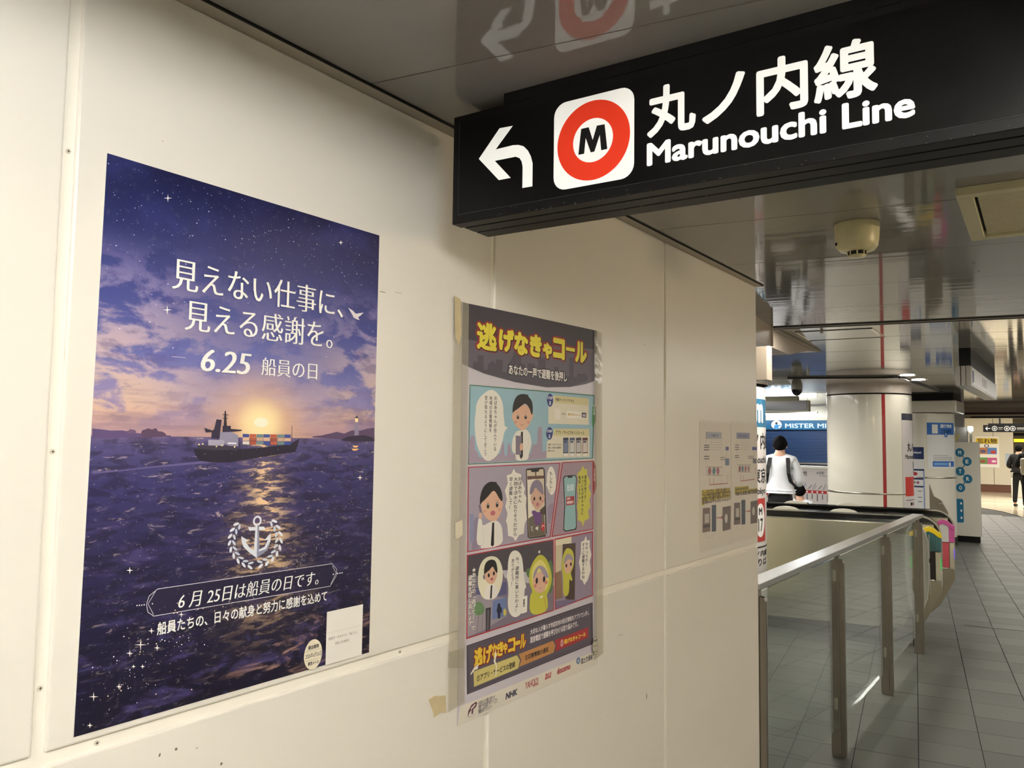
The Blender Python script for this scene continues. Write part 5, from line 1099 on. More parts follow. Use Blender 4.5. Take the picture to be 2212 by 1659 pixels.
def bow(a, b):   # the sheet lifts a little from the wall along its lower and left edges
    u_, w_ = a/.495, b/.727
    return .0012 + .0010*max(0, .25-w_)*4*(.6+.4*math.sin(u_*9)) + .0006*max(0, .12-u_)*8
PV = []
for j in range(nz+1):
    for i in range(nx+1):
        a, b = .495*i/nx, .727*j/nz
        aa = a + .003*(1-b/.727)*(-1)*(1-a/.495) + .003*(b/.727)*(1 - a/.495)
        PV.append((.0012, PY+aa, PZ+b))
me_f = [(j*(nx+1)+i, j*(nx+1)+i+1, (j+1)*(nx+1)+i+1, (j+1)*(nx+1)+i) for j in range(nz) for i in range(nx)]
sheet = MB().add([(v[0], v[1]-PY, v[2]-PZ) for v in PV], me_f).build('paper_sheet', sea_material())
sheet.parent = post1
back = MB().prism([(.0004, PY-.0038, PZ-.0004), (PY and .0004, PY+.4952, PZ-.0004), (.0004, PY+.4952, PZ+.7272), (.0004, PY+.0022, PZ+.7272)], (.0006, 0, 0)).build('paper_back', M_PAPER, post1)
px1 = wall_xf(PY, PZ, .0013)
def art_part(items, name, base=.0002):
    p_ = Print(px1, base=base); p_.art(items); p_.build(name, post1)
NT = [i for i in ART_SEA if i[0] != 't']
def cx_(i):
    q = i[2] if i[0] in 'er' and len(i[2]) == 4 and not isinstance(i[2][0], tuple) else None
    if q: return ((q[0]+q[2])/2, (q[1]+q[3])/2)
    pts = i[3] if i[0] == 'l' else i[2]
    return (sum(p[0] for p in pts)/len(pts), sum(p[1] for p in pts)/len(pts))
grp = {'sky_print': [], 'ship_print': [], 'lighthouse_print': [], 'coast_print': [], 'anchor_emblem': [], 'banner_print': [], 'sparkle_print': []}
for i in NT:
    x, y = cx_(i)
    if i[1] == 'fffaf0': k = 'sparkle_print'
    elif y > 450 or i[1] == 'fffbe0': k = 'sky_print'
    elif y < 160: k = 'banner_print'
    elif y < 300: k = 'anchor_emblem'
    elif x > 400: k = 'lighthouse_print'
    elif x < 125 or i[1] in ('5a4668', '615b8c'): k = 'coast_print'
    else: k = 'ship_print'
    grp[k].append(i)
for k in grp:
    if k in ('sky_print', 'sparkle_print'):
        for i in grp[k]: art_part([i], k)
        continue
    art_part(grp[k], k, .0006 if k == 'ship_print' else .0002)
for i in ART_SEA:
    if i[0] == 't': art_part([i], 'lettering', .0014)
random.seed(11)
stp = Print(px1, base=.0001); M_STAR = ink('e8e6f2'); M_STAR2 = ink('a9a6cc'); M_STAR3 = ink('f2d8c0')
def star(a, b, r, m):
    stp.mb.add([px1(a+r*math.cos(t), b+r*math.sin(t)*.9, .0011) for t in (0, 1.05, 2.1, 3.14, 4.19, 5.24)], [(0, 1, 2, 3, 4, 5)], m)
for i in range(560):
    a = random.uniform(4, 490); b = 727 - abs(random.gauss(0, 1))*110
    if b < 480 or b > 722: continue
    star(a, b, random.choice((.25, .3, .35, .4, .5, .65, .9)), random.choice((M_STAR, M_STAR2, M_STAR2)))
for i in range(200):      # sparkle trail rising from the lower left corner
    t = random.random(); a = 18 + t*190 + random.gauss(0, 22); b = 30 + t*120 + random.gauss(0, 26)
    if 4 < a < 480 and 5 < b < 165: star(a, b, random.choice((.3, .4, .5, .7, 1.0)), random.choice((M_STAR, M_STAR3)))
for i in range(90):
    t = random.random(); a = 300 + t*170 + random.gauss(0, 7); b = 165 + t*t*150 + random.gauss(0, 8)
    if a < 488: star(a, b, random.choice((.3, .4, .6)), random.choice((M_STAR, M_STAR3)))
for i in range(420):
    a = random.uniform(4, 488); b = random.uniform(60, 355); star(a, b, random.choice((.25, .35, .45)), random.choice((M_STAR2, M_STAR3)))
stp.mb.build('printed_stars', parent=post1)['kind'] = 'stuff'
# pasted slip and round sticker on the poster
slip = empty('paper_slip', (0, PY+.395, PZ)); tag(slip, 'small white paper slip pasted on the lower right of the ship poster', 'paper')
MB().box(.0026, .0029, PY+.3955, PY+.476, PZ-.0002, PZ+.0845).build('sheet', M_PAPER, slip)
ps = Print(wall_xf(PY, PZ, .0030)); ps.line('c4c0b8', .3, [(396, 50), (476, 50)])
ps.text('8a8680', '専用ポータルサイト「海ココ」', (400, 38, 462.5, 42.8), .0, 'm'); ps.text('8a8680', '（国土交通省）', (415, 28.5, 446, 33), 0, 'm'); ps.build('lettering', slip)
stk = empty('round_sticker', (0, PY+.369, PZ+.022)); tag(stk, 'round cream permit sticker with printed lines at the foot of the ship poster', 'sticker')
n = 32; MB().prism([(.0026, PY+.369+.0185*math.cos(2*math.pi*i/n), PZ+.0225+.0235*math.sin(2*math.pi*i/n)) for i in range(n)], (.0003, 0, 0)).build('disc', mat('sticker_cream', 'f3ead2', rough=.5), stk)
ps = Print(wall_xf(PY, PZ, .0030)); ps.line('3a3632', .3, [(351.5, 29.2), (386.5, 29.2)]); ps.line('3a3632', .3, [(352, 14.8), (386, 14.8)])
ps.text('2a2624', '掲出期限', (358, 31.3, 380.5, 37.5), .02); ps.text('3a3632', '2026年6月26日', (353, 18, 386, 26), .0); ps.text('2a2624', '東京メトロ', (358.5, 6.5, 380.5, 12.5), .02); ps.build('lettering', stk)
# ------------------------------------------------------------------ evacuation call poster
QY, QZ = 1.2545, 1.042
post2 = empty('comic_poster', (0, QY, QZ)); tag(post2, 'tall comic strip evacuation poster with yellow title, taped over a wall seam', 'poster')
M_LAV = mat('lavender_paper', 'cfc9d4', rough=.3, spec=.5)
def quad_sheet(pts, x, th, name, m, parent):
    return MB().prism([(x, y, z) for y, z in pts], (th, 0, 0)).build(name, m, parent)
quad_sheet([(QY+.008, QZ), (QY+.566, QZ), (QY+.552, QZ+.842), (QY+.003, QZ+.834)], .0006, .0006, 'paper_sheet', M_LAV, post2)
qx = wall_xf(QY, QZ, .0013)
pq = Print(qx, step=.00005); pq.art(ART_CALL); pq.build('printed_picture', post2)
tp = bpy.data.materials.new('clear_tape'); tp.use_nodes = True
b_ = tp.node_tree.nodes['Principled BSDF']; b_.inputs['Base Color'].default_value = srgb('cfc6b0'); b_.inputs['Roughness'].default_value = .12; b_.inputs['Alpha'].default_value = .28
tg = 'clear tape holding the comic poster'
def tape(pts, label, x=.0046, m=tp):
    o = quad_sheet([(QY+a/1000, QZ+b/1000) for a, b in pts], x, .0002, 'adhesive_tape', m, None); tag(o, label, 'tape', tg); return o
tape([(-28, 836), (18, 833), (26, 42), (-24, 36)], 'long strip of clear tape down the left edge of the comic poster')
tape([(536, 842), (575, 838), (592, 22), (545, 14)], 'long strip of clear tape down the right edge of the comic poster')
tape([(-26, 150), (22, 148), (22, 110), (-28, 120)], 'short overlapping piece of clear tape on the lower left of the comic poster', .0050)
M_RES = mat('tape_residue', 'cdbd97', rough=.7, noise=.12, nscale=40)
def patch(name, pts, label, x=.0003, th=.0005, m=None):
    o = quad_sheet([(QY+a/1000, QZ+b/1000) for a, b in pts], x, th, name, m or M_RES, None); tag(o, label, 'tape residue'); return o
patch('tape_scrap', [(-78, 72), (-60, 75), (-30, 68), (-28, 36), (-45, 40), (-62, 36), (-66, 50)], 'crumpled tan scrap of old tape left of the comic poster foot', th=.002)
patch('tape_scrap', [(-29, 842), (-10, 838), (-6, 770), (-12, 745), (-24, 760), (-27, 800)], 'torn tan tape remnant at the upper left corner of the comic poster', x=.0050)
patch('tape_scrap', [(-14, 395), (8, 400), (10, 370), (-4, 362), (-13, 365)], 'pale torn tape remnant halfway down the left edge of the comic poster', x=.0050, m=mat('tape_pale', 'd9d0ba', rough=.6))
stk2 = empty('clear_sticker', (0, QY+.548, QZ+.048)); tag(stk2, 'narrow oval permit sticker on the right edge of the comic poster', 'sticker')
MB().prism([(.0050, QY+.5485+.0135*math.cos(2*math.pi*i/n), QZ+.0483+.0223*math.sin(2*math.pi*i/n)) for i in range(n)], (.0002, 0, 0)).build('disc', mat('sticker_grey', 'c9c2ae', rough=.4), stk2)
ps = Print(wall_xf(QY, QZ, .0053)); ps.ring('4a443c', (535, 26, 562, 70.6), .94); ps.line('4a443c', .4, [(537, 56), (560, 56)]); ps.line('4a443c', .4, [(537, 41), (560, 41)])
ps.text('2a2624', '掲出期限', (540, 58.5, 557, 64), .02); ps.text('3a3632', '年 月 日', (539, 45.5, 558, 51), .02); ps.text('2a2624', '東京メトロ', (540, 32, 557, 37), .02); ps.build('lettering', stk2)
# ------------------------------------------------------------------ two notices in plastic near the wall end
M_NOTE = mat('notice_paper', 'e9e2d8', rough=.45); pm = bpy.data.materials.new('plastic_film'); pm.use_nodes = True
b_ = pm.node_tree.nodes['Principled BSDF']; b_.inputs['Base Color'].default_value = srgb('d8d4d8'); b_.inputs['Roughness'].default_value = .08; b_.inputs['Alpha'].default_value = .10
def wrinkle(m, sc):
    nt = m.node_tree; nz_ = nt.nodes.new('ShaderNodeTexNoise'); nz_.inputs['Scale'].default_value = sc; tcn = nt.nodes.new('ShaderNodeTexCoord'); bp = nt.nodes.new('ShaderNodeBump'); bp.inputs['Strength'].default_value = .5; bp.inputs['Distance'].default_value = .004
    nt.links.new(tcn.outputs['Object'], nz_.inputs['Vector']); nt.links.new(nz_.outputs['Fac'], bp.inputs['Height']); nt.links.new(bp.outputs[0], nt.nodes['Principled BSDF'].inputs['Normal'])
wrinkle(pm, 22); wrinkle(tp, 30)
for (art, y0, y1, z0, z1, lab, oy) in ((ART_NOTE1, 2.498, 2.782, 1.250, 1.667, 'plastic covered notice with a grey heading box, the one farther from the wall end', 2.500), (ART_NOTE2, 2.786, 3.068, 1.252, 1.672, 'plastic covered notice with a lilac heading box, right at the wall end', 2.785)):
    e = empty('wall_notice', (0, y0, z0)); tag(e, lab, 'notice')
    MB().box(.0004, .0010, y0, y1, z0, z1).build('sheet', M_NOTE, e)
    ps = Print(wall_xf(oy, 1.247, .0011)); ps.art(art); ps.build('printed_picture', e)
    f = MB(); nn = 8
    f.add([(.0036, y0-.004+(y1-y0+.004)*i/nn, z0-.004+(z1-z0+.01)*j) for j in (0, 1) for i in range(nn+1)], [(i, i+1, nn+2+i, nn+1+i) for i in range(nn)])
    f.build('plastic_film', pm, e)
# ------------------------------------------------------------------ ceiling fittings
sm = empty('smoke_detector', (.523, 2.34, ZC)); tag(sm, 'cream round smoke detector on the shiny ceiling', 'smoke detector')
M_CREAM = mat('cream_plastic', 'd6cfa4', rough=.3)
MB().lathe((.523, 2.34, ZC), [(.0, 0), (.058, 0), (.059, -.004), (.056, -.05), (.0545, -.056), (.054, -.064), (.045, -.075), (.026, -.078), (.0, -.078)], 32, M_CREAM).build('body', None, sm)
MB().lathe((.523, 2.34, ZC), [(.022, -.076), (.024, -.079), (.024, -.088), (.022, -.088)], 24, M_DARKGAP).build('sensor_gap', None, sm)
for i in range(8):
    t = i*math.pi/4 + .2; x, y = .523+.024*math.cos(t), 2.34+.024*math.sin(t)
    MB().cyl((x, y, ZC-.088), (x, y, ZC-.078), .0022, n=6).build('cage_bar', M_CREAM, sm)
MB().lathe((.523, 2.34, ZC), [(.0, -.087), (.024, -.087), (.021, -.093), (.0, -.094)], 24, M_CREAM).build('sensor_cap', None, sm)
MB().cyl((.523-.047, 2.34-.033, ZC-.058), (.523-.0475, 2.34-.0335, ZC-.058), .005, n=10).build('indicator', M_DARKGAP, sm)
vt = empty('ceiling_vent', (.98, 2.37, ZC)); tag(vt, 'cream framed slatted air vent in the ceiling at the right edge', 'vent')
M_VENT = mat('vent_cream', 'c9c29c', rough=.4)
def vp(x, y, z): return Vector((.787 + x*math.cos(.03) - y*math.sin(.03), 2.13 + x*math.sin(.03) + y*math.cos(.03), z))
VW, VD = .62, .505
def vbox(x0, x1, y0, y1, z0, z1, name, m): MB().add([vp(x, y, z) for z in (z0, z1) for x, y in ((x0, y0), (x1, y0), (x1, y1), (x0, y1))], [(3, 2, 1, 0), (4, 5, 6, 7), (0, 1, 5, 4), (1, 2, 6, 5), (2, 3, 7, 6), (3, 0, 4, 7)]).build(name, m, vt, bevel=.002 if name == 'frame_bar' else 0)
vbox(0, VW, 0, .035, ZC-.020, ZC, 'frame_bar', M_VENT); vbox(0, VW, VD-.035, VD, ZC-.020, ZC, 'frame_bar', M_VENT); vbox(0, .035, .035, VD-.035, ZC-.020, ZC, 'frame_bar', M_VENT); vbox(VW-.035, VW, .035, VD-.035, ZC-.020, ZC, 'frame_bar', M_VENT)
vbox(.03, VW-.03, .03, VD-.03, ZC-.0022, ZC-.0005, 'backing', M_DARKGAP)
for i in range(28):
    y = .046 + i*.0149; vbox(.042, VW-.042, y, y+.0105, ZC-.014, ZC-.010, 'slat', M_VENT)
# hanging platform sign in the hall
hs = empty('hanging_sign', (.2, 9.2, ZH)); tag(hs, 'white hanging box sign seen end on, under the hall ceiling', 'sign')
M_SIGNBOX = mat('signbox_white', 'bdb7ac', rough=.3); M_LIT = mat('lit_white', 'c9c4ba', rough=.4, emit=.05)
for i, x in enumerate((.150, .190, .230)): MB().box(x+(.0 if i < 2 else -.002), x+.034, 7.9, 10.5, 2.12, 2.292).build('box_section', M_SIGNBOX, hs, bevel=.002)
MB().box(.265, .268, 7.98, 10.46, 2.135, 2.28).build('lit_face', M_LIT, hs)
MB().box(.155, .258, 7.95, 10.45, 2.125, 2.288).build('core', M_DARKGAP, hs)
MB().box(.172, .262, 7.95, 10.4, 2.292, ZH).build('ceiling_mount', M_BLACKM, hs)
ps = Print(lambda a, b, off: (.2681 + off, 7.98 + a/1000, 2.135 + b/1000)); ps.poly('2b4a8a', [(20, 20), (130, 20), (130, 125), (20, 125)]); ps.build('line_mark', hs)
for x_ in (900, 1060, 1220):
    ps = Print(lambda a, b, off: (.2681 + off, 7.98 + a/1000, 2.135 + b/1000)); ps.poly('6a564e', [(x_, 35), (x_+60, 35), (x_+60, 118), (x_, 118)]); ps.build('printed_bar', hs)
# downlights
for i, (x, y, lab) in enumerate(((-.671, 10.70, 'nearer round downlight beside the striped pillar'), (-.669, 11.51, 'farther round downlight beside the striped pillar'))):
    d = empty('downlight', (x, y, ZH)); tag(d, lab, 'downlight', 'downlights by the pillar')
    MB().lathe((x, y, ZH), [(.11, 0), (.11, -.006), (.085, -.008), (.085, -.002)], 24, M_SIGNBOX).build('rim', None, d)
    MB().lathe((x, y, ZH), [(.0, -.004), (.085, -.004)], 24, mat('downlight_glow', 'fffaf0', emit=14)).build('lens', None, d)
# dome camera
dc = empty('dome_camera', (-1.96, 10.62, 2.43)); tag(dc, 'grey dome security camera under the edge of the pillar soffit', 'camera')
MB().lathe((-1.96, 10.62, 2.43), [(.05, 0), (.062, -.03), (.068, -.06), (.070, -.115), (.066, -.13)], 20, mat('camera_grey', '8f8a7e', rough=.4)).build('housing', None, dc)
MB().lathe((-1.96, 10.62, 2.30), [(.066, 0), (.063, -.028), (.048, -.058), (.028, -.076), (0, -.082)], 20, mat('dome_black', '0a0a0c', rough=.08)).build('dome', None, dc)
# ------------------------------------------------------------------ glass fence
fence = empty('glass_fence', (-.045, 3.12, 0)); tag(fence, 'brushed steel and glass fence running from the wall end to the ticket gates', 'fence')
FX = -.045
PYs = (3.19, 4.465, 5.74, 7.01)
MB().box(FX-.040, FX+.040, 3.10, 7.06, 1.040, 1.064).build('handrail', mat('rail_steel', 'c4c2be', rough=.26, metal=1.0, noise=.08, nscale=3), fence, bevel=.002)
MB().box(FX-.015, FX+.015, 3.10, 7.05, 1.026, 1.040).build('rail_channel', M_BLACKM, fence)
for y in PYs:
    p = MB(); prof = [(FX-.036, 0.012), (FX-.030, 0), (FX+.030, 0), (FX+.036, .012), (FX+.036, .985), (FX+.030, .998), (FX+.012, 1.004), (FX-.028, 1.004), (FX-.036, .99)]
    p.prism([(x, y-.011, z) for x, z in prof], (0, .009, 0)); p.prism([(x, y+.003, z) for x, z in prof], (0, .009, 0))
    po = p.build('post', M_STEELD, fence)
    MB().box(FX-.010, FX+.012, y-.017, y+.017, 0.012, 1.03).build('post_core', M_STEELD, po)
    for z in (.92, .27):
        c = MB(); c.prism([(FX-.010+.009*math.cos(t*math.pi/8)+.002, y-.017, z + (.022 if 0 <= t < 8 else -.022) + .009*math.sin(t*math.pi/8)) for t in range(16)], (0, -.010, 0))
        c.build('glass_clip', mat('clip_steel', 'd8d2c4', rough=.3, metal=.6), po, bevel=.002)
    for z in (.045, .10): MB().cyl((FX+.005, y-.011, z), (FX+.005, y-.0145, z), .006, n=10).build('bolt', M_CHROME, po)
for a, b in zip(PYs[:-1], PYs[1:]):
    MB().box(FX-.005, FX+.005, a+.03, b-.03, .165, 1.015).build('glass_pane', M_GLASS, fence)
# ------------------------------------------------------------------ ticket gates
M_FIN = mat('fin_black', '070708', rough=.15, spec=.6)
M_PANELG = mat('gate_steel', 'd8d2ba', rough=.22, metal=.85, noise=.06, nscale=6, aniso=(30, 30, 1))
M_BODYW = mat('gate_grey', 'b9b9ae', rough=.35); M_BASE = mat('gate_base', '2c2b2a', rough=.6)
def gate(v0, scheme, label, L1, L0=-1.75):
    g = empty('ticket_gate', Uv*0.6 + Vv*v0); tag(g, label, 'ticket gate', 'row of ticket gates')
    def P(u, w, z): return Uv*u + Vv*(v0+w) + Vector((0, 0, z))
    def prof(us, w0, w1, name, m, bevel=0, par=None):
        return MB().prism([P(u, w0, z) for u, z in us], Vv*(w1-w0)).build(name, m, par or g, bevel=bevel)
    prof([(L0, .10), (L1-.34, .10), (L1-.13, .20), (L1-.06, .40), (L1-.06, .955), (L0, .955)], 0, .17, 'steel_body', M_PANELG, .004)
    prof([(L0+.1, 0), (L1-.42, 0), (L1-.34, .10), (L0+.1, .10)], .02, .15, 'plinth', M_BASE)
    # black fin with rounded end, framed in chrome
    R = .16; arc = [(L1-R+R*math.sin(t), 1.018-R+R*math.cos(t)) for t in [i*math.pi/16 for i in range(9)]]
    prof([(L0, .90), (L0, 1.018)] + arc + [(L1, .46), (L1-.10, .22), (L1-.14, .22), (L1-.14, .90)], .12, .19, 'fin', M_FIN)
    out = [(L0, 1.018)] + arc + [(L1, .46), (L1-.11, .20)]
    inn = [(L0, 1.008)] + [(L1-R+(R-.012)*math.sin(t), 1.018-R+(R-.012)*math.cos(t)) for t in [i*math.pi/16 for i in range(9)]] + [(L1-.012, .462), (L1-.122, .20)]
    e = MB(); n_ = len(out)
    vv = [P(u, w, z) for w in (.112, .198) for (u, z) in out + inn]
    fs = []
    for k in range(n_-1):
        for base in (0, 2*n_): fs.append((base+k, base+k+1, base+n_+k+1, base+n_+k))
        fs.append((k, k+1, 2*n_+k+1, 2*n_+k)); fs.append((n_+k, n_+k+1, 3*n_+k+1, 3*n_+k))
    e.add(vv, fs).build('chrome_edge', M_CHROME, g)
    prof([(L1-.13, .19), (L1-.012, .42), (L1-.012, .508), (L1-.13, .508), (L1-.30, .12), (L1-.20, .12)], -.012, .15, 'slanted_foot', mat('foot_steel', 'a9a18e', rough=.3, metal=1.0), .003)
    MB().prism([P(L0, -.004, .955), P(L1-.2, -.004, .955), P(L1-.2, -.004, .962), P(L0, -.004, .962)], Vv*.12).build('ledge', M_CHROME, g)
    for u in (-.62, .10, .58):   # pale sensor humps on top
        MB().prism([P(u-.11+.22*i/10, .125, 1.018 + .026*math.sin(math.pi*i/10)**.6) for i in range(11)], Vv*.06, mat('hump', 'e8e4d2', rough=.3), True).build('sensor_hump', None, g)
    cap, side, low, side2 = scheme
    prof([(L1-.128, .745), (L1-.128, .90), (L1-.09, .915), (L1-.055, .895), (L1-.055, .745)], -.022, .11, 'reader_front', side, .003)
    prof([(L1-.055, .745), (L1-.055, .895), (L1-.010, .862), (L1-.010, .745)], -.022, .11, 'reader_front', side2, .003)
    prof([(L1-.140, .925), (L1-.10, .945), (L1-.06, .930), (L1-.025, .895), (L1-.006, .890), (L1-.006, .855), (L1-.028, .860), (L1-.065, .890), (L1-.10, .905), (L1-.140, .890)], -.028, .115, 'reader_cap', cap, .002)
    prof([(L1-.105, .52), (L1-.105, .742), (L1-.055, .742), (L1-.055, .52)], -.012, .055, 'slot_panel', low, .002)
    prof([(L1-.053, .515), (L1-.053, .742), (L1-.014, .742), (L1-.014, .515)], -.014, .112, 'side_plate', M_PANELG, .002)
    prof([(L1-.11, .508), (L1-.11, .514), (L1-.012, .514), (L1-.012, .508)], -.014, .06, 'sill', M_CHROME, 0)
    prof([(L1-.018, .60), (L1-.018, .69), (L1-.010, .69), (L1-.010, .60)], -.018, -.010, 'status_light', scheme_light[label], 0)
    return g
scheme_light = {}
M_G = mat('led_green', '49e06a', emit=.06); M_P = mat('led_purple', '8a6cff', emit=.08)
LB1 = 'ticket gate nearest the fence with yellow capped reader and teal front'; LB2 = 'second ticket gate from the fence with pink reader cap'; 
scheme_light[LB1] = M_G; scheme_light[LB2] = M_P
gate(7.28, (mat('reader_yellow', 'f0cf1e', rough=.3), mat('reader_teal', '3f6a6c', rough=.35), mat('slot_dark', '241511', rough=.4), mat('reader_teal', '3f6a6c')), LB1, 1.325)
gate(8.07, (mat('reader_pink', 'd0589c', rough=.3), mat('reader_white', 'd6d4cc', rough=.35), mat('slot_coral', 'd85a66', rough=.4), mat('reader_pink', 'd0589c')), LB2, 1.465)
# grey folded barrier pod at the near face of the first gate
pod = empty('barrier_pod', Uv*1.18 + Vv*7.12); tag(pod, 'grey rounded barrier pod between the last fence post and the yellow gate', 'barrier')
def PP(u, w, z): return Uv*(u+.035) + Vv*(7.12+w) + Vector((0, 0, z))
pf = [(1.04, .30), (1.03, .42), (1.015, .55), (1.015, .84), (1.03, .91), (1.06, .955), (1.11, .975), (1.14, .955), (1.17, .90), (1.185, .84), (1.185, .50), (1.17, .38), (1.12, .24), (1.08, .22)]
MB().prism([PP(u, 0, z) for u, z in pf], Vv*.12).build('shell', M_BODYW, pod, bevel=.006)
for z0, z1 in ((.70, .88), (.42, .66)): MB().prism([PP(1.188, .02, z0), PP(1.188, .10, z0), PP(1.188, .10, z1), PP(1.188, .02, z1)], Uv*.004).build('plate', mat('pod_plate', 'd9d8cc', rough=.35), pod)
MB().prism([PP(1.06, .02, 0), PP(1.13, .02, 0), PP(1.13, .02, .24), PP(1.06, .02, .24)], Vv*.08).build('stand', M_BASE, pod)
# ------------------------------------------------------------------ pillars
def pillar(name, label, cx, cy, r, top, stripe=None, ring=None, n=64):
    p = empty(name, (cx, cy, 0)); tag(p, label, 'pillar')
    MB().lathe((cx, cy, 0), [(r, .12), (r, top)], n, M_PILLAR).build('shaft', None, p)
    MB().lathe((cx, cy, 0), [(r+.004, 0), (r+.004, .12)], n, mat('pillar_base', '3a3632', rough=.5)).build('base', None, p)
    MB().lathe((cx, cy, 0), [(r-.02, top), (r-.02, top+.02)], n, M_DARKGAP).build('shadow_gap', None, p)
    if ring:
        MB().lathe((cx, cy, 0), [(r+.0005, ring-.012), (r+.003, ring-.009), (r+.003, ring+.009), (r+.0005, ring+.012)], n, M_STEEL).build('band', None, p)
    if stripe is not None:
        xf = cyl_xf(cx, cy, r, stripe, 0); w = 16
        MB().add([xf(a, b, .0015) for b in (120, top*1000) for a in (-w, 0, w)], [(0, 1, 4, 3), (1, 2, 5, 4)], M_RED).build('red_stripe', None, p)
    return p
def wrap(p, cx, cy, r, th, z0, z1, aw, name, m, n=14, off=.002):
    xf = cyl_xf(cx, cy, r, th, 0)
    return MB().add([xf(aw[0]+(aw[1]-aw[0])*i/n, z*1000, off) for z in (z0, z1) for i in range(n+1)], [(i, i+1, n+2+i, n+1+i) for i in range(n)], m).build(name, None, p)
M_TEAL = mat('wrap_teal', '1c6484', rough=.3); M_WRAPW = mat('wrap_white', 'd3cbc6', rough=.3); M_NAVY = mat('wrap_navy', '14182e', rough=.3)
def station_wrap(p, cx, cy, r, th, s, zs, top_m):
    """line name plate wrapped round a pillar; s scales the lettering, zs = heights"""
    w = 300*s
    wrap(p, cx, cy, r, th, zs[1], zs[0], (-w, w), 'sign_sheet', M_WRAPW); wrap(p, cx, cy, r, th, zs[0], zs[0]+zs[2], (-w, w), 'sign_header', top_m)
    return Print(cyl_xf(cx, cy, r, th, 0), step=.0004, base=.003, wrap=True)
# pillar just past the wall end
c0 = (-1.335, 5.72, .50)
p0 = pillar('round_pillar', 'round white pillar with line name wrap, just past the wall end', c0[0], c0[1], c0[2], 2.0)
MB().lathe((c0[0], c0[1], 0), [(c0[2]+.02, 2.02), (c0[2]+.02, ZH)], 48, M_STEELD).build('collar', None, p0)
view0 = math.atan2(CAM.x-c0[0], -(CAM.y-c0[1])); limb0 = view0 + math.pi/2
th0 = limb0 - math.radians(28)
ps = station_wrap(p0, *c0, th0, 1.0, (1.715, .30, .20), M_TEAL)
ps.text('f2f0ec', 'm', (-78, 1745, 62, 1880), .05); ps.text('1a1818', '丸ノ内線', (-236, 1560, 232, 1675), .02); ps.text('1a1818', 'Marunouchi Line', (-205, 1462, 235, 1512), .02)
ps.text('1a1818', '東京', (-118, 1322, 122, 1428), .02); ps.text('1a1818', 'Tokyo', (-95, 1232, 105, 1290), .02)
ps.poly('b5322e', [(-95, 915), (95, 915), (95, 1215), (-95, 1215)]); ps.ell('f0ece6', (-78, 945, 78, 1180)); ps.text('1a1818', 'M', (-28, 1100, 28, 1150), .04); ps.text('1a1818', '17', (-38, 985, 38, 1075), .02)
ps.poly('1a1818', [(-250, 872), (250, 872), (250, 882), (-250, 882)]); ps.text('1a1818', '丸ノ内線', (-160, 812, 140, 855), .02); ps.text('1a1818', 'のりば', (-140, 750, 120, 800), .02); ps.build('lettering', p0)
# big striped pillar behind the gates
c1 = (-1.385, 12.05, .545)
p1 = pillar('striped_pillar', 'thick white pillar with one vertical red stripe behind the ticket gates', c1[0], c1[1], c1[2], 2.275, None, .955)
view1 = math.atan2(CAM.x-c1[0], -(CAM.y-c1[1]))
def th_of(x, c, view):      # pillar angle from sideways offset
    return view + math.asin(max(-1, min(1, x/c[2])))
xf = cyl_xf(c1[0], c1[1], c1[2], view1 + math.radians(19.5), 0)
MB().add([xf(a, b, .0015) for b in (120, 2275) for a in (-22, 0, 22)], [(0, 1, 4, 3), (1, 2, 5, 4)], M_RED).build('red_stripe', None, p1)
limb1 = view1 + math.pi/2; thw = limb1 - math.radians(16)
ps = station_wrap(p1, *c1, thw, .85, (1.935, .55, .09), M_NAVY)
ps.poly('2f6f9e', [(120, 1680), (250, 1680), (250, 1900), (120, 1900)]); ps.text('1a1818', '丸ノ内線', (-150, 1515, 240, 1640), .03); ps.text('1a1818', 'Marunouchi Line', (-195, 1420, 240, 1478), .02); ps.text('1a1818', '東京', (25, 1285, 230, 1385), .02); ps.text('1a1818', 'Tokyo', (45, 1205, 215, 1262), .02)
ps.poly('c8382e', [(-205, 925), (150, 925), (150, 1180), (-205, 1180)]); ps.ell('f0ece6', (60, 945, 250, 1160)); ps.poly('1a1818', [(-195, 868), (240, 868), (240, 876), (-195, 876)]); ps.poly('1a1818', [(-90, 800), (-20, 800), (-20, 840), (-90, 840)]); ps.text('a83038', '出口', (0, 800, 90, 842), .03); ps.build('lettering', p1)
# dropped soffit round the pillar
so4 = [(-2.045, 10.485, 2.43), (-.81, 10.90, 2.43), (-.76, 13.9, 2.43), (-2.75, 13.6, 2.43)]
MB().lathe((c1[0], c1[1], 0), [(c1[2]+.002, 2.295), (c1[2]+.002, 2.43)], 64, mat('soffit_beige', 'cfc2b5', rough=.3, coat=.3)).build('capital', None, p1)
sf = struct(MB().prism(so4, (0, 0, .018)).build('ceiling_soffit', mat('soffit_beige', 'cfc2b5', rough=.3, coat=.3)))
for a, b in zip(so4, so4[1:2] + so4[2:3]):
    a, b = Vector(a), Vector(b); d = (b-a).normalized(); n_ = Vector((d.y, -d.x, 0))
    MB().prism([a + Vector((0, 0, -.002)), b + Vector((0, 0, -.002)), b + n_*.03 + Vector((0, 0, -.002)), a + n_*.03 + Vector((0, 0, -.002))], (0, 0, .02)).build('soffit_edge', M_EDGE, sf)
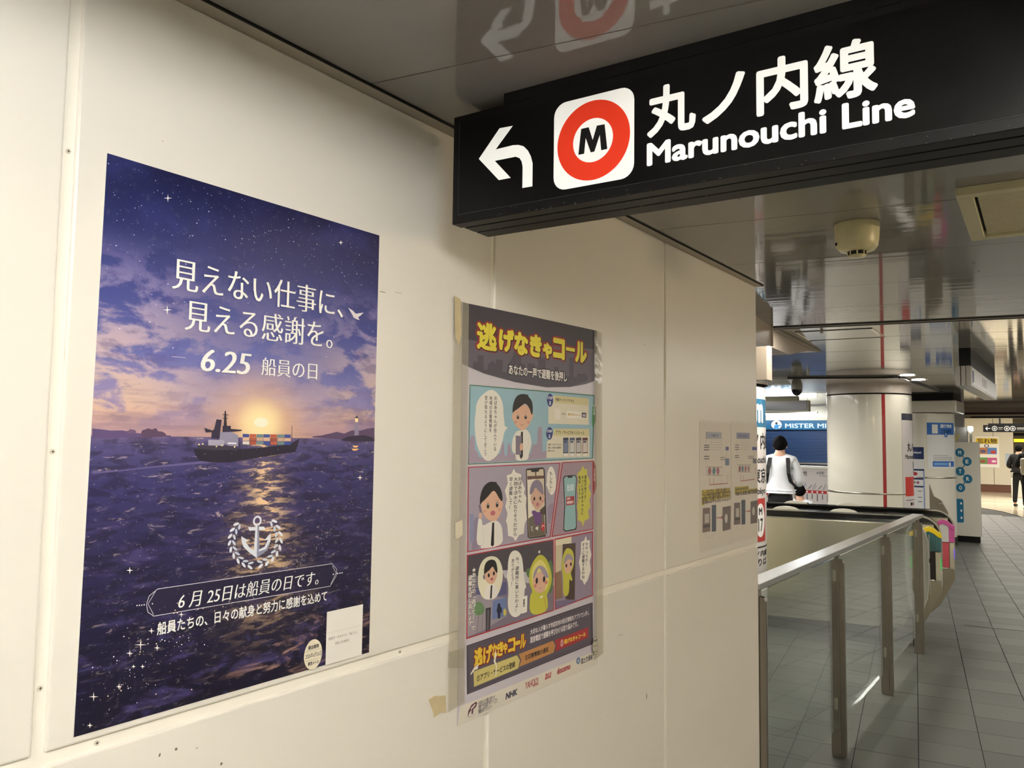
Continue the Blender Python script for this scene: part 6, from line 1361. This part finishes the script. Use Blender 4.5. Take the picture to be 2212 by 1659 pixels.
# second pillar with notices
c2 = (-1.145, 15.1, .475)
p2 = pillar('notice_pillar', 'white pillar covered with blue notices, between the striped pillar and the letter board', c2[0], c2[1], c2[2], 2.13, None, 1.08)
MB().box(-1.75, -.575, 14.55, 15.65, 2.14, 2.33).build('capital', M_PILLAR, p2, bevel=.02)
MB().box(-1.7, -.62, 14.6, 15.6, 2.33, ZH).build('neck', M_DARKGAP, p2)
view2 = math.atan2(CAM.x-c2[0], -(CAM.y-c2[1]))
tA = view2 + math.radians(32)
ps = Print(cyl_xf(c2[0], c2[1], c2[2], tA, 0), step=.0005, base=.002, wrap=True)
q1 = empty('service_notice', (c2[0], c2[1]-.4, 1.2)); tag(q1, 'white and blue service status notice wrapped on the second pillar', 'notice')
ps.poly('e8e6e2', [(-205, 1225), (330, 1225), (330, 1978), (-205, 1978)]); ps.poly('2f6fc0', [(-205, 1780), (330, 1780), (330, 1975), (-205, 1975)]); ps.poly('f0ede4', [(-130, 1800), (-40, 1800), (-40, 1945), (-130, 1945)])
ps.text('eef2f8', '運行情報', (0, 1890, 250, 1950), .03); ps.text('141a28', 'こちらから', (10, 1800, 230, 1865), .04); ps.ell('2f6fc0', (70, 1738, 140, 1800)); ps.poly('ffffff', [(98, 1760), (112, 1760), (112, 1800), (98, 1800)])
for k, z in enumerate((1440, 1412, 1390, 1370)): ps.line('8a8680', 7, [(-120, z), (240 - 90*(k == 0), z)])
ps.poly('2f6fc0', [(-130, 1262), (300, 1262), (300, 1350), (-130, 1350)]); ps.poly('7fa8dc', [(-110, 1285), (130, 1285), (130, 1325), (-110, 1325)]); ps.poly('e8e6e2', [(150, 1270), (200, 1270), (200, 1330), (150, 1330)]); ps.build('printed_picture', q1)
q2 = empty('delay_notice', (c2[0]-.2, c2[1]-.45, .7)); tag(q2, 'narrow navy and white delay notice on the left of the second pillar', 'notice')
ps = Print(cyl_xf(c2[0], c2[1], c2[2], view2 - math.radians(6), 0), step=.0005, base=.002, wrap=True)
ps.poly('e2e0dc', [(-180, 500), (62, 500), (62, 1575), (-180, 1575)]); ps.poly('1c2c5c', [(-180, 1378), (58, 1378), (58, 1575), (-180, 1575)]); ps.text('e8ecf4', 'or delayed', (-140, 1460, 20, 1505), .03)
ps.poly('1c2c5c', [(-180, 1190), (58, 1190), (58, 1218), (-180, 1218)]); ps.ell('b8323a', (-120, 1110, -40, 1170)); ps.poly('1c2c5c', [(-180, 1045), (58, 1045), (58, 1070), (-180, 1070)]); ps.ell('5a8a5a', (-120, 975, -70, 1020)); ps.ell('a85a8a', (-60, 975, -15, 1020)); ps.poly('1c2c5c', [(-180, 920), (58, 920), (58, 945), (-180, 945)]); ps.poly('8a9cc8', [(42, 500), (60, 500), (60, 1190), (42, 1190)])
for z in (860, 760, 690): ps.line('3a3a40', 10, [(-40, z), (20, z)])
ps.build('printed_picture', q2)
# steel guide panel by the second pillar
gp = empty('steel_panel', (-.85, 13.6, 0)); tag(gp, 'folded steel guide panel standing before the notice pillar', 'panel')
MB().prism([(-.86, 13.6, 0), (-.62, 13.6, 0), (-.62, 13.6, .62), (-.70, 13.6, .78), (-.80, 13.6, .84), (-.86, 13.6, 1.02)], (0, .05, 0)).build('sheet', M_STEELD, gp, bevel=.004)
for x in (-.72, -.69): MB().cyl((x, 13.6, .74), (x, 13.585, .74), .01, n=10).build('bolt', M_CHROME, gp)
# METRO letter board
mb = empty('letter_board', (-.6, 15.5, 0)); tag(mb, 'tall white board with linked blue letter circles on a black foot', 'board')
MB().box(-.84, -.366, 15.50, 15.66, .10, 1.668).build('panel', mat('board_white', 'dcd7ca', rough=.35), mb, bevel=.006)
MB().box(-.82, -.385, 15.52, 15.64, 0, .10).build('foot', M_BLACKM, mb)
ps = Print(front_xf(-1.0, 15.50, 0), step=.0005, base=.001); BL = '1f7299'
cs = [('M', 352, 1490), ('E', 457, 1343), ('T', 352, 1175), ('R', 461, 1052), ('O', 352, 900)]
for (a, x, z), (b, x2, z2) in zip(cs[:-1], cs[1:]): ps.line(BL, 14, [(x, z), (x2, z2)])
for ch, x, z in cs: ps.ell(BL, (x-68, z-74, x+68, z+74)); ps.text('f2f2ee', ch, (x-22, z-32, x+22, z+32), .03)
ps.poly(BL, [(200, 320), (375, 320), (388, 340), (388, 690), (372, 715), (200, 715)])
for z in (640, 520, 400): ps.ell('f2f2ee', (340, z-20, 368, z+20))
ps.build('printed_letters', mb)
# ------------------------------------------------------------------ stairwell, parapet with line map, shop
M_STAIR = mat('stair_stone', '9a968c', rough=.6)
stw = struct(MB().box(-4.6, -4.5, 12, 15.2, -1.7, -.006).box(-2.3, -2.2, 12, 15.2, -1.7, -.006).box(-4.6, -2.2, 11.9, 12.0, -1.7, -.006).box(-4.6, -2.2, 15.2, 15.3, -1.7, -.006).build('wall_stairwell', M_FARW))
stairs = struct(empty('stairs', (-4.2, 13.6, 0)))
for i in range(8):
    MB().box(-4.5+.3*i+.0, -4.2+.3*i, 12, 15.2, -1.7, -.165*i - .02).build('step', M_STAIR, stairs)
hr = empty('stair_handrail', (-2.95, 12.6, 0)); tag(hr, 'cream stair handrail sloping down behind the walking student', 'handrail')
MB().tube([(-2.74, 12.9, 1.28), (-2.70, 12.9, 1.05), (-2.64, 12.9, .75), (-2.50, 12.9, .10)], .013, 10, M_SIGNBOX).build('rail', None, hr)
MB().cyl((-2.5, 12.9, -1.0), (-2.5, 12.9, .1), .02, n=8).build('post', M_CREAM, hr)
par = empty('map_parapet', (-3.4, 15.0, 0)); tag(par, 'low white stair parapet printed with the red line map', 'parapet')
MB().box(-5.2, -2.25, 14.95, 15.12, 0, 1.16).build('wall_face', M_WRAPW, par); MB().box(-5.2, -2.25, 14.93, 15.14, 1.16, 1.21).build('coping', M_WHITE, par, bevel=.006)
ps = Print(front_xf(-4.0, 14.95, 0), step=.0006, base=.001)
ps.ring('c0282a', (575, 1010, 665, 1100), .6); ps.text('2a2a2c', '丸ノ内線', (735, 1055, 990, 1115), .01); ps.line('4a4a4c', 8, [(735, 1040), (1000, 1038)]); ps.text('2a2a2c', '大手町', (1150, 1060, 1290, 1115), .01); ps.line('4a4a4c', 6, [(1200, 1040), (1330, 1038)])
ps.poly('b8282a', [(-200, 735), (1700, 720), (1700, 772), (-200, 787)])
for i in range(18):
    x = 20 + i*88; z = 762 - i*.7; ps.ell('f0e8e4', (x-16, z-20, x+16, z+12)); ps.line('5a5a60', 16, [(x, z-45), (x, z-45-60-((i*37) % 70))]); ps.line('6a6a78' if i % 5 else '4a5ab0', 9, [(x+8, z+40), (x+60+((i*13) % 30), z+100+((i*29) % 60))]); ps.line('8a8a92', 6, [(x+34, z+45), (x+86, z+110)])
ps.poly('b8282a', [(-200, 660), (290, 655), (290, 700), (-200, 705)])
ps.build('line_map', par)
shop = empty('repair_shop', (-4.2, 18.2, 0)); tag(shop, 'closed shop front with blue shutter and blue name band', 'shop')
M_SHUT = mat('shutter_blue', '1b3357', rough=.45, noise=.04, nscale=6)
MB().box(-6.2, -3.0, 18.2, 18.4, 0, ZH-.02).build('wall_face', M_FARW, shop)
for i in range(10): MB().box(-6.1, -3.05, 18.13, 18.2, 1.205+i*.0705, 1.205+i*.0705+.069).build('shutter_slat', M_SHUT, shop, bevel=.004)
MB().box(-6.15, -3.0, 18.08, 18.2, 1.912, 2.118).build('name_band', mat('band_blue', '1a557a', rough=.35), shop)
MB().box(-6.15, -3.0, 18.06, 18.2, 2.118, 2.17).build('cornice', mat('cornice_cream', 'cfc8ae', rough=.4), shop)
MB().box(-6.15, -3.0, 18.02, 18.2, 1.165, 1.20).build('counter_edge', M_CHROME, shop); MB().box(-6.15, -3.0, 18.03, 18.2, 1.13, 1.165).build('counter_gap', M_BLACKM, shop); MB().box(-6.15, -3.0, 18.05, 18.2, 0, 1.13).build('counter_front', mat('counter_grey', 'b5b3ae', rough=.4), shop)
ps = Print(front_xf(-5.0, 18.08, 0), step=.0006, base=.001)
ps.text('c4dcea', 'MISTER MINIT', (690, 1948, 1900, 2048), .02); ps.ell('1c3a5c', (365, 1905, 635, 2135)); ps.ell('d8dcdc', (382, 1922, 618, 2118)); ps.poly('26201f', [(470, 2060), (500, 2085), (530, 2060), (525, 2030), (475, 2030)]); ps.poly('3a7fb0', [(440, 1930), (455, 2010), (500, 2030), (560, 2015), (610, 2020), (600, 2000), (545, 1985), (550, 1925)])
ps.build('lettering', shop)
sl = empty('strip_lamp', (-4.1, 17.7, 2.23)); [MB().cyl((x_, 17.64, 2.28), (x_, 17.64, ZH), .01, n=8).build('hanger', M_STEELD, sl) for x_ in (-5.0, -3.7)]; tag(sl, 'white fluorescent strip lamp above the closed shop', 'lamp')
MB().box(-5.2, -3.5, 17.6, 17.68, 2.255, 2.285).build('housing', M_SIGNBOX, sl); MB().cyl((-5.15, 17.64, 2.24), (-3.53, 17.64, 2.24), .02, n=12).build('tube', mat('tube_white', 'f4fbff', emit=13), sl)
lb = empty('display_board', (-3.0, 13.2, 2.2)); tag(lb, 'dark blank departure display board hanging over the stairs', 'display')
MB().box(-4.2, -2.45, 13.0, 13.12, 2.11, 2.285).build('frame', mat('frame_cream', 'a8a48e', rough=.4), lb, bevel=.004); MB().box(-4.18, -2.475, 12.99, 13.0, 2.128, 2.268).build('screen', mat('screen_black', '0c0e12', rough=.2), lb)
MB().box(-4.2, -2.62, 13.03, 13.10, 2.285, 2.36).build('top_case', mat('case_khaki', '8f8c6c', rough=.4), lb); MB().box(-3.5, -3.45, 13.05, 13.09, 2.36, ZH).build('hanger', M_STEELD, lb)
# ------------------------------------------------------------------ far things
fs_ = empty('far_direction_sign', (-.5, 26, 2.1)); tag(fs_, 'long black direction sign with small white pictograms far down the hall', 'sign')
MB().box(-1.18, 1.2, 26, 26.12, 2.0, 2.195).build('box', M_BLACKM, fs_); MB().box(-1.06, 1.1, 26.02, 26.1, 2.195, 2.24).build('top_rail', M_BLACKM, fs_)
for x in (-.8, .9): MB().box(x, x+.04, 26.04, 26.08, 2.24, 2.95).build('hanger', M_BLACKM, fs_)
ps = Print(front_xf(-1.18, 26.0, 2.0), step=.001, base=.002); WS = 'e8e8e4'
ps.line(WS, 16, [(60, 98), (170, 98)]); ps.line(WS, 16, [(105, 50), (62, 98), (105, 146)])
for x in (210, 500, 640): ps.ring(WS, (x, 30, x+130, 165), .84); ps.ell('9a9a94', (x+35, 60, x+95, 130))
ps.line('9a9a94', 22, [(365, 118), (470, 118)]); ps.line('9a9a94', 10, [(365, 70), (460, 70)]); ps.line('9a9a94', 26, [(800, 110), (1000, 110)]); ps.line('9a9a94', 10, [(800, 68), (990, 68)]); ps.build('lettering', fs_)
fp = empty('far_wall_poster', (-1.65, 32.96, .9)); tag(fp, 'white poster with yellow heading and four coloured pictures on the far wall', 'poster')
MB().box(-2.02, -1.30, 32.955, 32.965, .86, 1.95).build('sheet', M_PAPER, fp)
ps = Print(front_xf(-2.02, 32.954, 0), step=.0015, base=.003); 
ps.poly('d8b820', [(20, 1690), (690, 1690), (690, 1890), (20, 1890)]); ps.text('3a3010', '忘れ物', (60, 1700, 660, 1880), .02)
for c_, (x, z) in (('c07a4a', (80, 1330)), ('5a86c4', (360, 1330)), ('6a9a52', (80, 980)), ('cc5a92', (360, 980))): ps.poly(c_, [(x, z), (x+290, z), (x+290, z+195+30), (x, z+225)])
ps.ell('5a5a8a', (150, 1370, 320, 1480)); ps.ell('c83a32', (460, 1350, 630, 1460)); ps.ell('a84a42', (130, 1020, 300, 1120)); ps.ell('f0e4ec', (480, 1040, 630, 1120)); ps.ell('3a3a6a', (270, 1560, 420, 1680)); ps.ell('f0eee8', (300, 1580, 390, 1660)); ps.build('printed_picture', fp)
fn = tag(MB().box(-1.11, -.96, 32.955, 32.968, .98, 1.36).build('small_notice', mat('notice_blue', 'aebbd0', rough=.5)), 'small pale blue notice at the right end of the far wall', 'notice')
es = empty('lit_square_sign', (-.62, 16.9, 1.9)); tag(es, 'small glowing white square sign above the letter board', 'sign')
MB().box(-.662, -.577, 16.9, 16.96, 1.872, 1.962).build('face', mat('exit_white', 'f4fffa', emit=2.5), es, bevel=.012); MB().box(-.64, -.60, 16.94, 17.0, 1.0, 1.875).build('pole', M_SIGNBOX, es); MB().box(-.68, -.56, 16.9, 17.02, 0, 1.0).build('pedestal', M_SIGNBOX, es)
rk = empty('leaflet_stand', (-.78, 17.1, 0)); tag(rk, 'grey leaflet stand with yellow striped leaflet behind the letter board', 'stand')
MB().box(-.92, -.69, 17.0, 17.25, 0, 1.95).build('case', mat('stand_grey', 'aaa39c', rough=.4), rk); MB().prism([(-.88, 16.995, 1.70), (-.85, 16.995, 1.70), (-.80, 16.995, 1.82), (-.83, 16.995, 1.82)], (0, .006, 0), mat('leaf_yellow', 'c8b450', rough=.5)).build('leaflet', None, rk)
ys_ = tag(MB().box(-1.38, .4, 39.9, 40.0, 1.80, 1.93).build('yellow_sign', mat('exit_yellow', 'f2c224', emit=.8), bevel=.01), 'bright yellow hanging sign at the far end of the hall', 'sign')
s2 = tag(MB().box(-1.2, 1.6, 36.0, 36.1, 2.02, 2.12).build('dark_hanging_sign', M_BLACKM, bevel=.01), 'thin dark hanging sign behind the long black sign', 'sign')
bn = empty('counter_block', (-.4, 30.0, 0)); tag(bn, 'pale grey stepped counter block beside the far wall', 'counter')
MB().box(-.80, .6, 30.0, 30.5, 0, .62).build('body', mat('block_grey', 'b9b5aa', rough=.3), bn, bevel=.03); MB().box(-.80, -.3, 30.1, 30.5, .62, .86).build('upper', mat('block_grey2', '8f8c84', rough=.3), bn, bevel=.03)
# ------------------------------------------------------------------ people
def skin_mesh(verts, edges, name, m, parent, sub=2, smooth=True):
    bm = bmesh.new(); lay = bm.verts.layers.skin.verify(); vv = []
    for i, (co, r) in enumerate(verts):
        v_ = bm.verts.new(co); rr_ = r if isinstance(r, tuple) else (r, r); v_[lay].radius = rr_; v_[lay].use_root = (i == 0); vv.append(v_)
    for a, b in edges: bm.edges.new((vv[a], vv[b]))
    me = bpy.data.meshes.new(name); bm.to_mesh(me); bm.free()
    o = bpy.data.objects.new(name, me); COL.objects.link(o)
    md = o.modifiers.new('s', 'SKIN'); md.use_smooth_shade = True; sd = o.modifiers.new('u', 'SUBSURF'); sd.levels = sub; sd.render_levels = sub
    bpy.context.view_layer.update()
    m2 = bpy.data.meshes.new_from_object(o.evaluated_get(bpy.context.evaluated_depsgraph_get()))
    bpy.data.objects.remove(o); m2.materials.clear(); m2.materials.append(m)
    for p in m2.polygons: p.use_smooth = True
    o = bpy.data.objects.new(name, m2); COL.objects.link(o); o.parent = parent
    return o
M_SKIN = mat('skin', 'd9a88c', rough=.5); M_HAIR = mat('hair_black', '0c0a0b', rough=.9, spec=.15, bump=.6, bscale=90)
M_SHIRT = mat('shirt_white', 'ecedf0', rough=.7, bump=.5, bscale=14); M_TROU = mat('trousers_black', '0c0c0f', rough=.7); M_SHOE = mat('shoes_black', '0a0a0a', rough=.4); M_STRAP = mat('strap_black', '0b0c10', rough=.6)
def person(loc, heading, h, label, shirt, trousers, step_=.0, straps=False, bag=None):
    r = empty('person', loc); tag(r, label, 'person'); r.rotation_euler = (0, 0, heading); k = h/1.70; r.scale = (k, k, k)
    V = [((0, 0, .93), (.14, .10)), ((0, 0, 1.08), (.125, .09)), ((0, 0, 1.28), (.15, .10)), ((0, -.005, 1.42), (.075, .065)), ((0, .005, 1.485), .052), ((0, .025, 1.555), (.066, .078)), ((0, .02, 1.63), (.068, .082))]
    E_ = [(0, 1), (1, 2), (2, 3), (3, 4), (4, 5), (5, 6)]
    def add(par, co, rad): V.append((co, rad)); E_.append((par, len(V)-1)); return len(V)-1
    for s in (-1, 1):
        a = add(3, (s*.15, 0, 1.385), .055); a = add(a, (s*.245, -.03, 1.12), .04); a = add(a, (s*.20, .18, 1.06), .028); hd = add(a, (s*.18, .25, 1.07), (.035, .018))
        for q in range(4): f1 = add(hd, (s*(.155+.018*q), .30, 1.075-.004*q), .0085); add(f1, (s*(.155+.018*q)-s*.006, .325-.004*abs(q-1.5), 1.055), .007)
        t1 = add(hd, (s*.145, .265, 1.09), .010); add(t1, (s*.125, .29, 1.09), .008)
        l = add(0, (s*.09, 0, .86), .08); l = add(l, (s*.10, .02 + s*step_, .48), .055); l = add(l, (s*.10, -.02 + s*step_*1.6, .09), .036); add(l, (s*.11, .12 + s*step_*1.6, .04), .032)
    skin_mesh(V, E_, 'body', M_SKIN, r)
    # baggy shirt
    V = [((0, -.01, 1.10), (.185, .135)), ((0, -.01, 1.28), (.185, .125)), ((0, -.01, 1.40), (.12, .085)), ((0, -.002, 1.478), (.064, .06)), ((0, -.012, .98), (.195, .14)), ((0, -.008, .92), (.175, .125))]; E_ = [(0, 1), (1, 2), (2, 3), (0, 4), (4, 5)]
    for s in (-1, 1):
        a = add(2, (s*.165, 0, 1.375), .075); a = add(a, (s*.215, -.02, 1.25), .078); a = add(a, (s*.255, -.035, 1.10), .07); add(a, (s*.225, .10, 1.06), .045)
    skin_mesh(V, E_, 'shirt', shirt, r)
    V = [((0, 0, 1.02), (.145, .105)), ((0, 0, .88), (.155, .115))]; E_ = [(0, 1)]
    for s in (-1, 1):
        l = add(1, (s*.092, 0, .80), .092); l = add(l, (s*.10, .02 + s*step_, .48), .07); l = add(l, (s*.10, -.02 + s*step_*1.6, .10), .058)
    skin_mesh(V, E_, 'trousers', trousers, r)
    for s in (-1, 1): skin_mesh([((s*.10, -.045 + s*step_*1.6, .045), .042), ((s*.105, .05 + s*step_*1.6, .045), .043), ((s*.11, .15 + s*step_*1.6, .035), .034)], [(0, 1), (1, 2)], 'shoe', M_SHOE, r)
    # hair: a tousled cap with crown and nape
    random.seed(3); hm = MB(); rings = 12; sg = 26; vs_ = []
    for i in range(rings+1):
        ph_ = math.pi*i/rings*.80
        for j in range(sg):
            t = 2*math.pi*j/sg; front = max(0, math.sin(t)); lim = 1.0 - .30*front*(ph_ > 1.1)
            rr_ = 1 + .06*math.sin(t*5+i) * (i > 1) + random.uniform(-.055, .055)
            vs_.append((.092*math.sin(ph_)*math.cos(t)*rr_, .010 + .104*math.sin(ph_)*math.sin(t)*rr_*lim, 1.600 + .108*math.cos(ph_)*(1 + .03*math.sin(3*t)) + .05*front*(ph_ > 1.3)))
    hm.add(vs_, [(i*sg+j, i*sg+(j+1) % sg, (i+1)*sg+(j+1) % sg, (i+1)*sg+j) for i in range(rings) for j in range(sg)], M_HAIR, True)
    o = hm.build('hair'); o.parent = r
    fm = MB()
    for s in (-1, 1):
        fm.lathe((0, 0, 0), [(0, 0)], 3)
        o = MB().add([(s*(.078+.014*math.sin(a_)), .012+.018*math.cos(a_)*math.cos(b_), 1.565+.03*math.sin(b_)*max(.3, math.cos(a_))) for a_ in (0, .6, 1.2) for b_ in [i*math.pi/5 for i in range(10)]], [(i*10+j, i*10+(j+1) % 10, (i+1)*10+(j+1) % 10, (i+1)*10+j) for i in range(2) for j in range(10)] + [tuple(range(20, 30))], M_SKIN, True).build('ear'); o.parent = r
        o = MB().add([(s*.03+.009*math.cos(t), .104, 1.585+.006*math.sin(t)) for t in [i*math.pi/5 for i in range(10)]] + [(s*.03, .108, 1.585)], [(i, (i+1) % 10, 10) for i in range(10)], M_HAIR).build('eye'); o.parent = r
    o = MB().add([(-.012, .10, 1.55), (.012, .10, 1.55), (0, .125, 1.553), (0, .10, 1.59)], [(0, 1, 2), (0, 2, 3), (1, 3, 2)], M_SKIN).build('nose'); o.parent = r
    o = MB().box(-.02, .02, .095, .104, 1.522, 1.529, mat('lips', 'a8605a', rough=.5)).build('mouth'); o.parent = r
    if straps:
        for s in (-1, 1):
            sv = [(s*.085, .10, 1.34), (s*.10, .02, 1.452), (s*.115, -.075, 1.40), (s*.128, -.128, 1.30), (s*.135, -.140, 1.20), (s*.155, -.115, 1.10), (s*.19, -.03, 1.04)]
            b = MB(); vs_ = []
            for (x, y, z) in sv: vs_ += [(x-.024, y-.004, z), (x+.024, y-.004, z), (x+.024, y-.016, z+.006), (x-.024, y-.016, z+.006)]
            b.add(vs_, [(4*i+q, 4*i+(q+1) % 4, 4*i+4+(q+1) % 4, 4*i+4+q) for i in range(len(sv)-1) for q in range(4)] + [(3, 2, 1, 0), (24, 25, 26, 27)], M_STRAP)
            o = b.build('backpack_strap'); o.parent = r
    if bag:
        b = MB().box(-.19, .17, -.36, -.20, .90, 1.32).build('backpack', bag, None, bevel=.05, seg=3); b.parent = r
        o = MB().tube([(-.06, -.25, 1.31), (-.05, -.25, 1.38), (.05, -.25, 1.38), (.06, -.25, 1.31)], .012, 8, bag).build('bag_handle'); o.parent = b
    return r
person((-2.30, 11.0, 0), .12, 1.70, 'student in loose white shirt and black trousers walking away behind the gates', M_SHIRT, M_TROU, .05, True)
person((-2.745, 13.5, -.755), .25, 1.70, 'student in white shirt with dark straps going down the stairs', M_SHIRT, M_TROU, .02, True)
M_SUIT = mat('suit_black', '0b0b0d', rough=.8)
person((-.06, 24.3, 0), .1, 1.70, 'person in black clothes with a white backpack at the right edge', M_SUIT, M_SUIT, .06, False, mat('bag_white', 'd9d4c4', rough=.7))
person((-.33, 25.6, 0), -.3, 1.66, 'person in dark clothes ahead of the white backpack', M_SUIT, M_SUIT, .05)
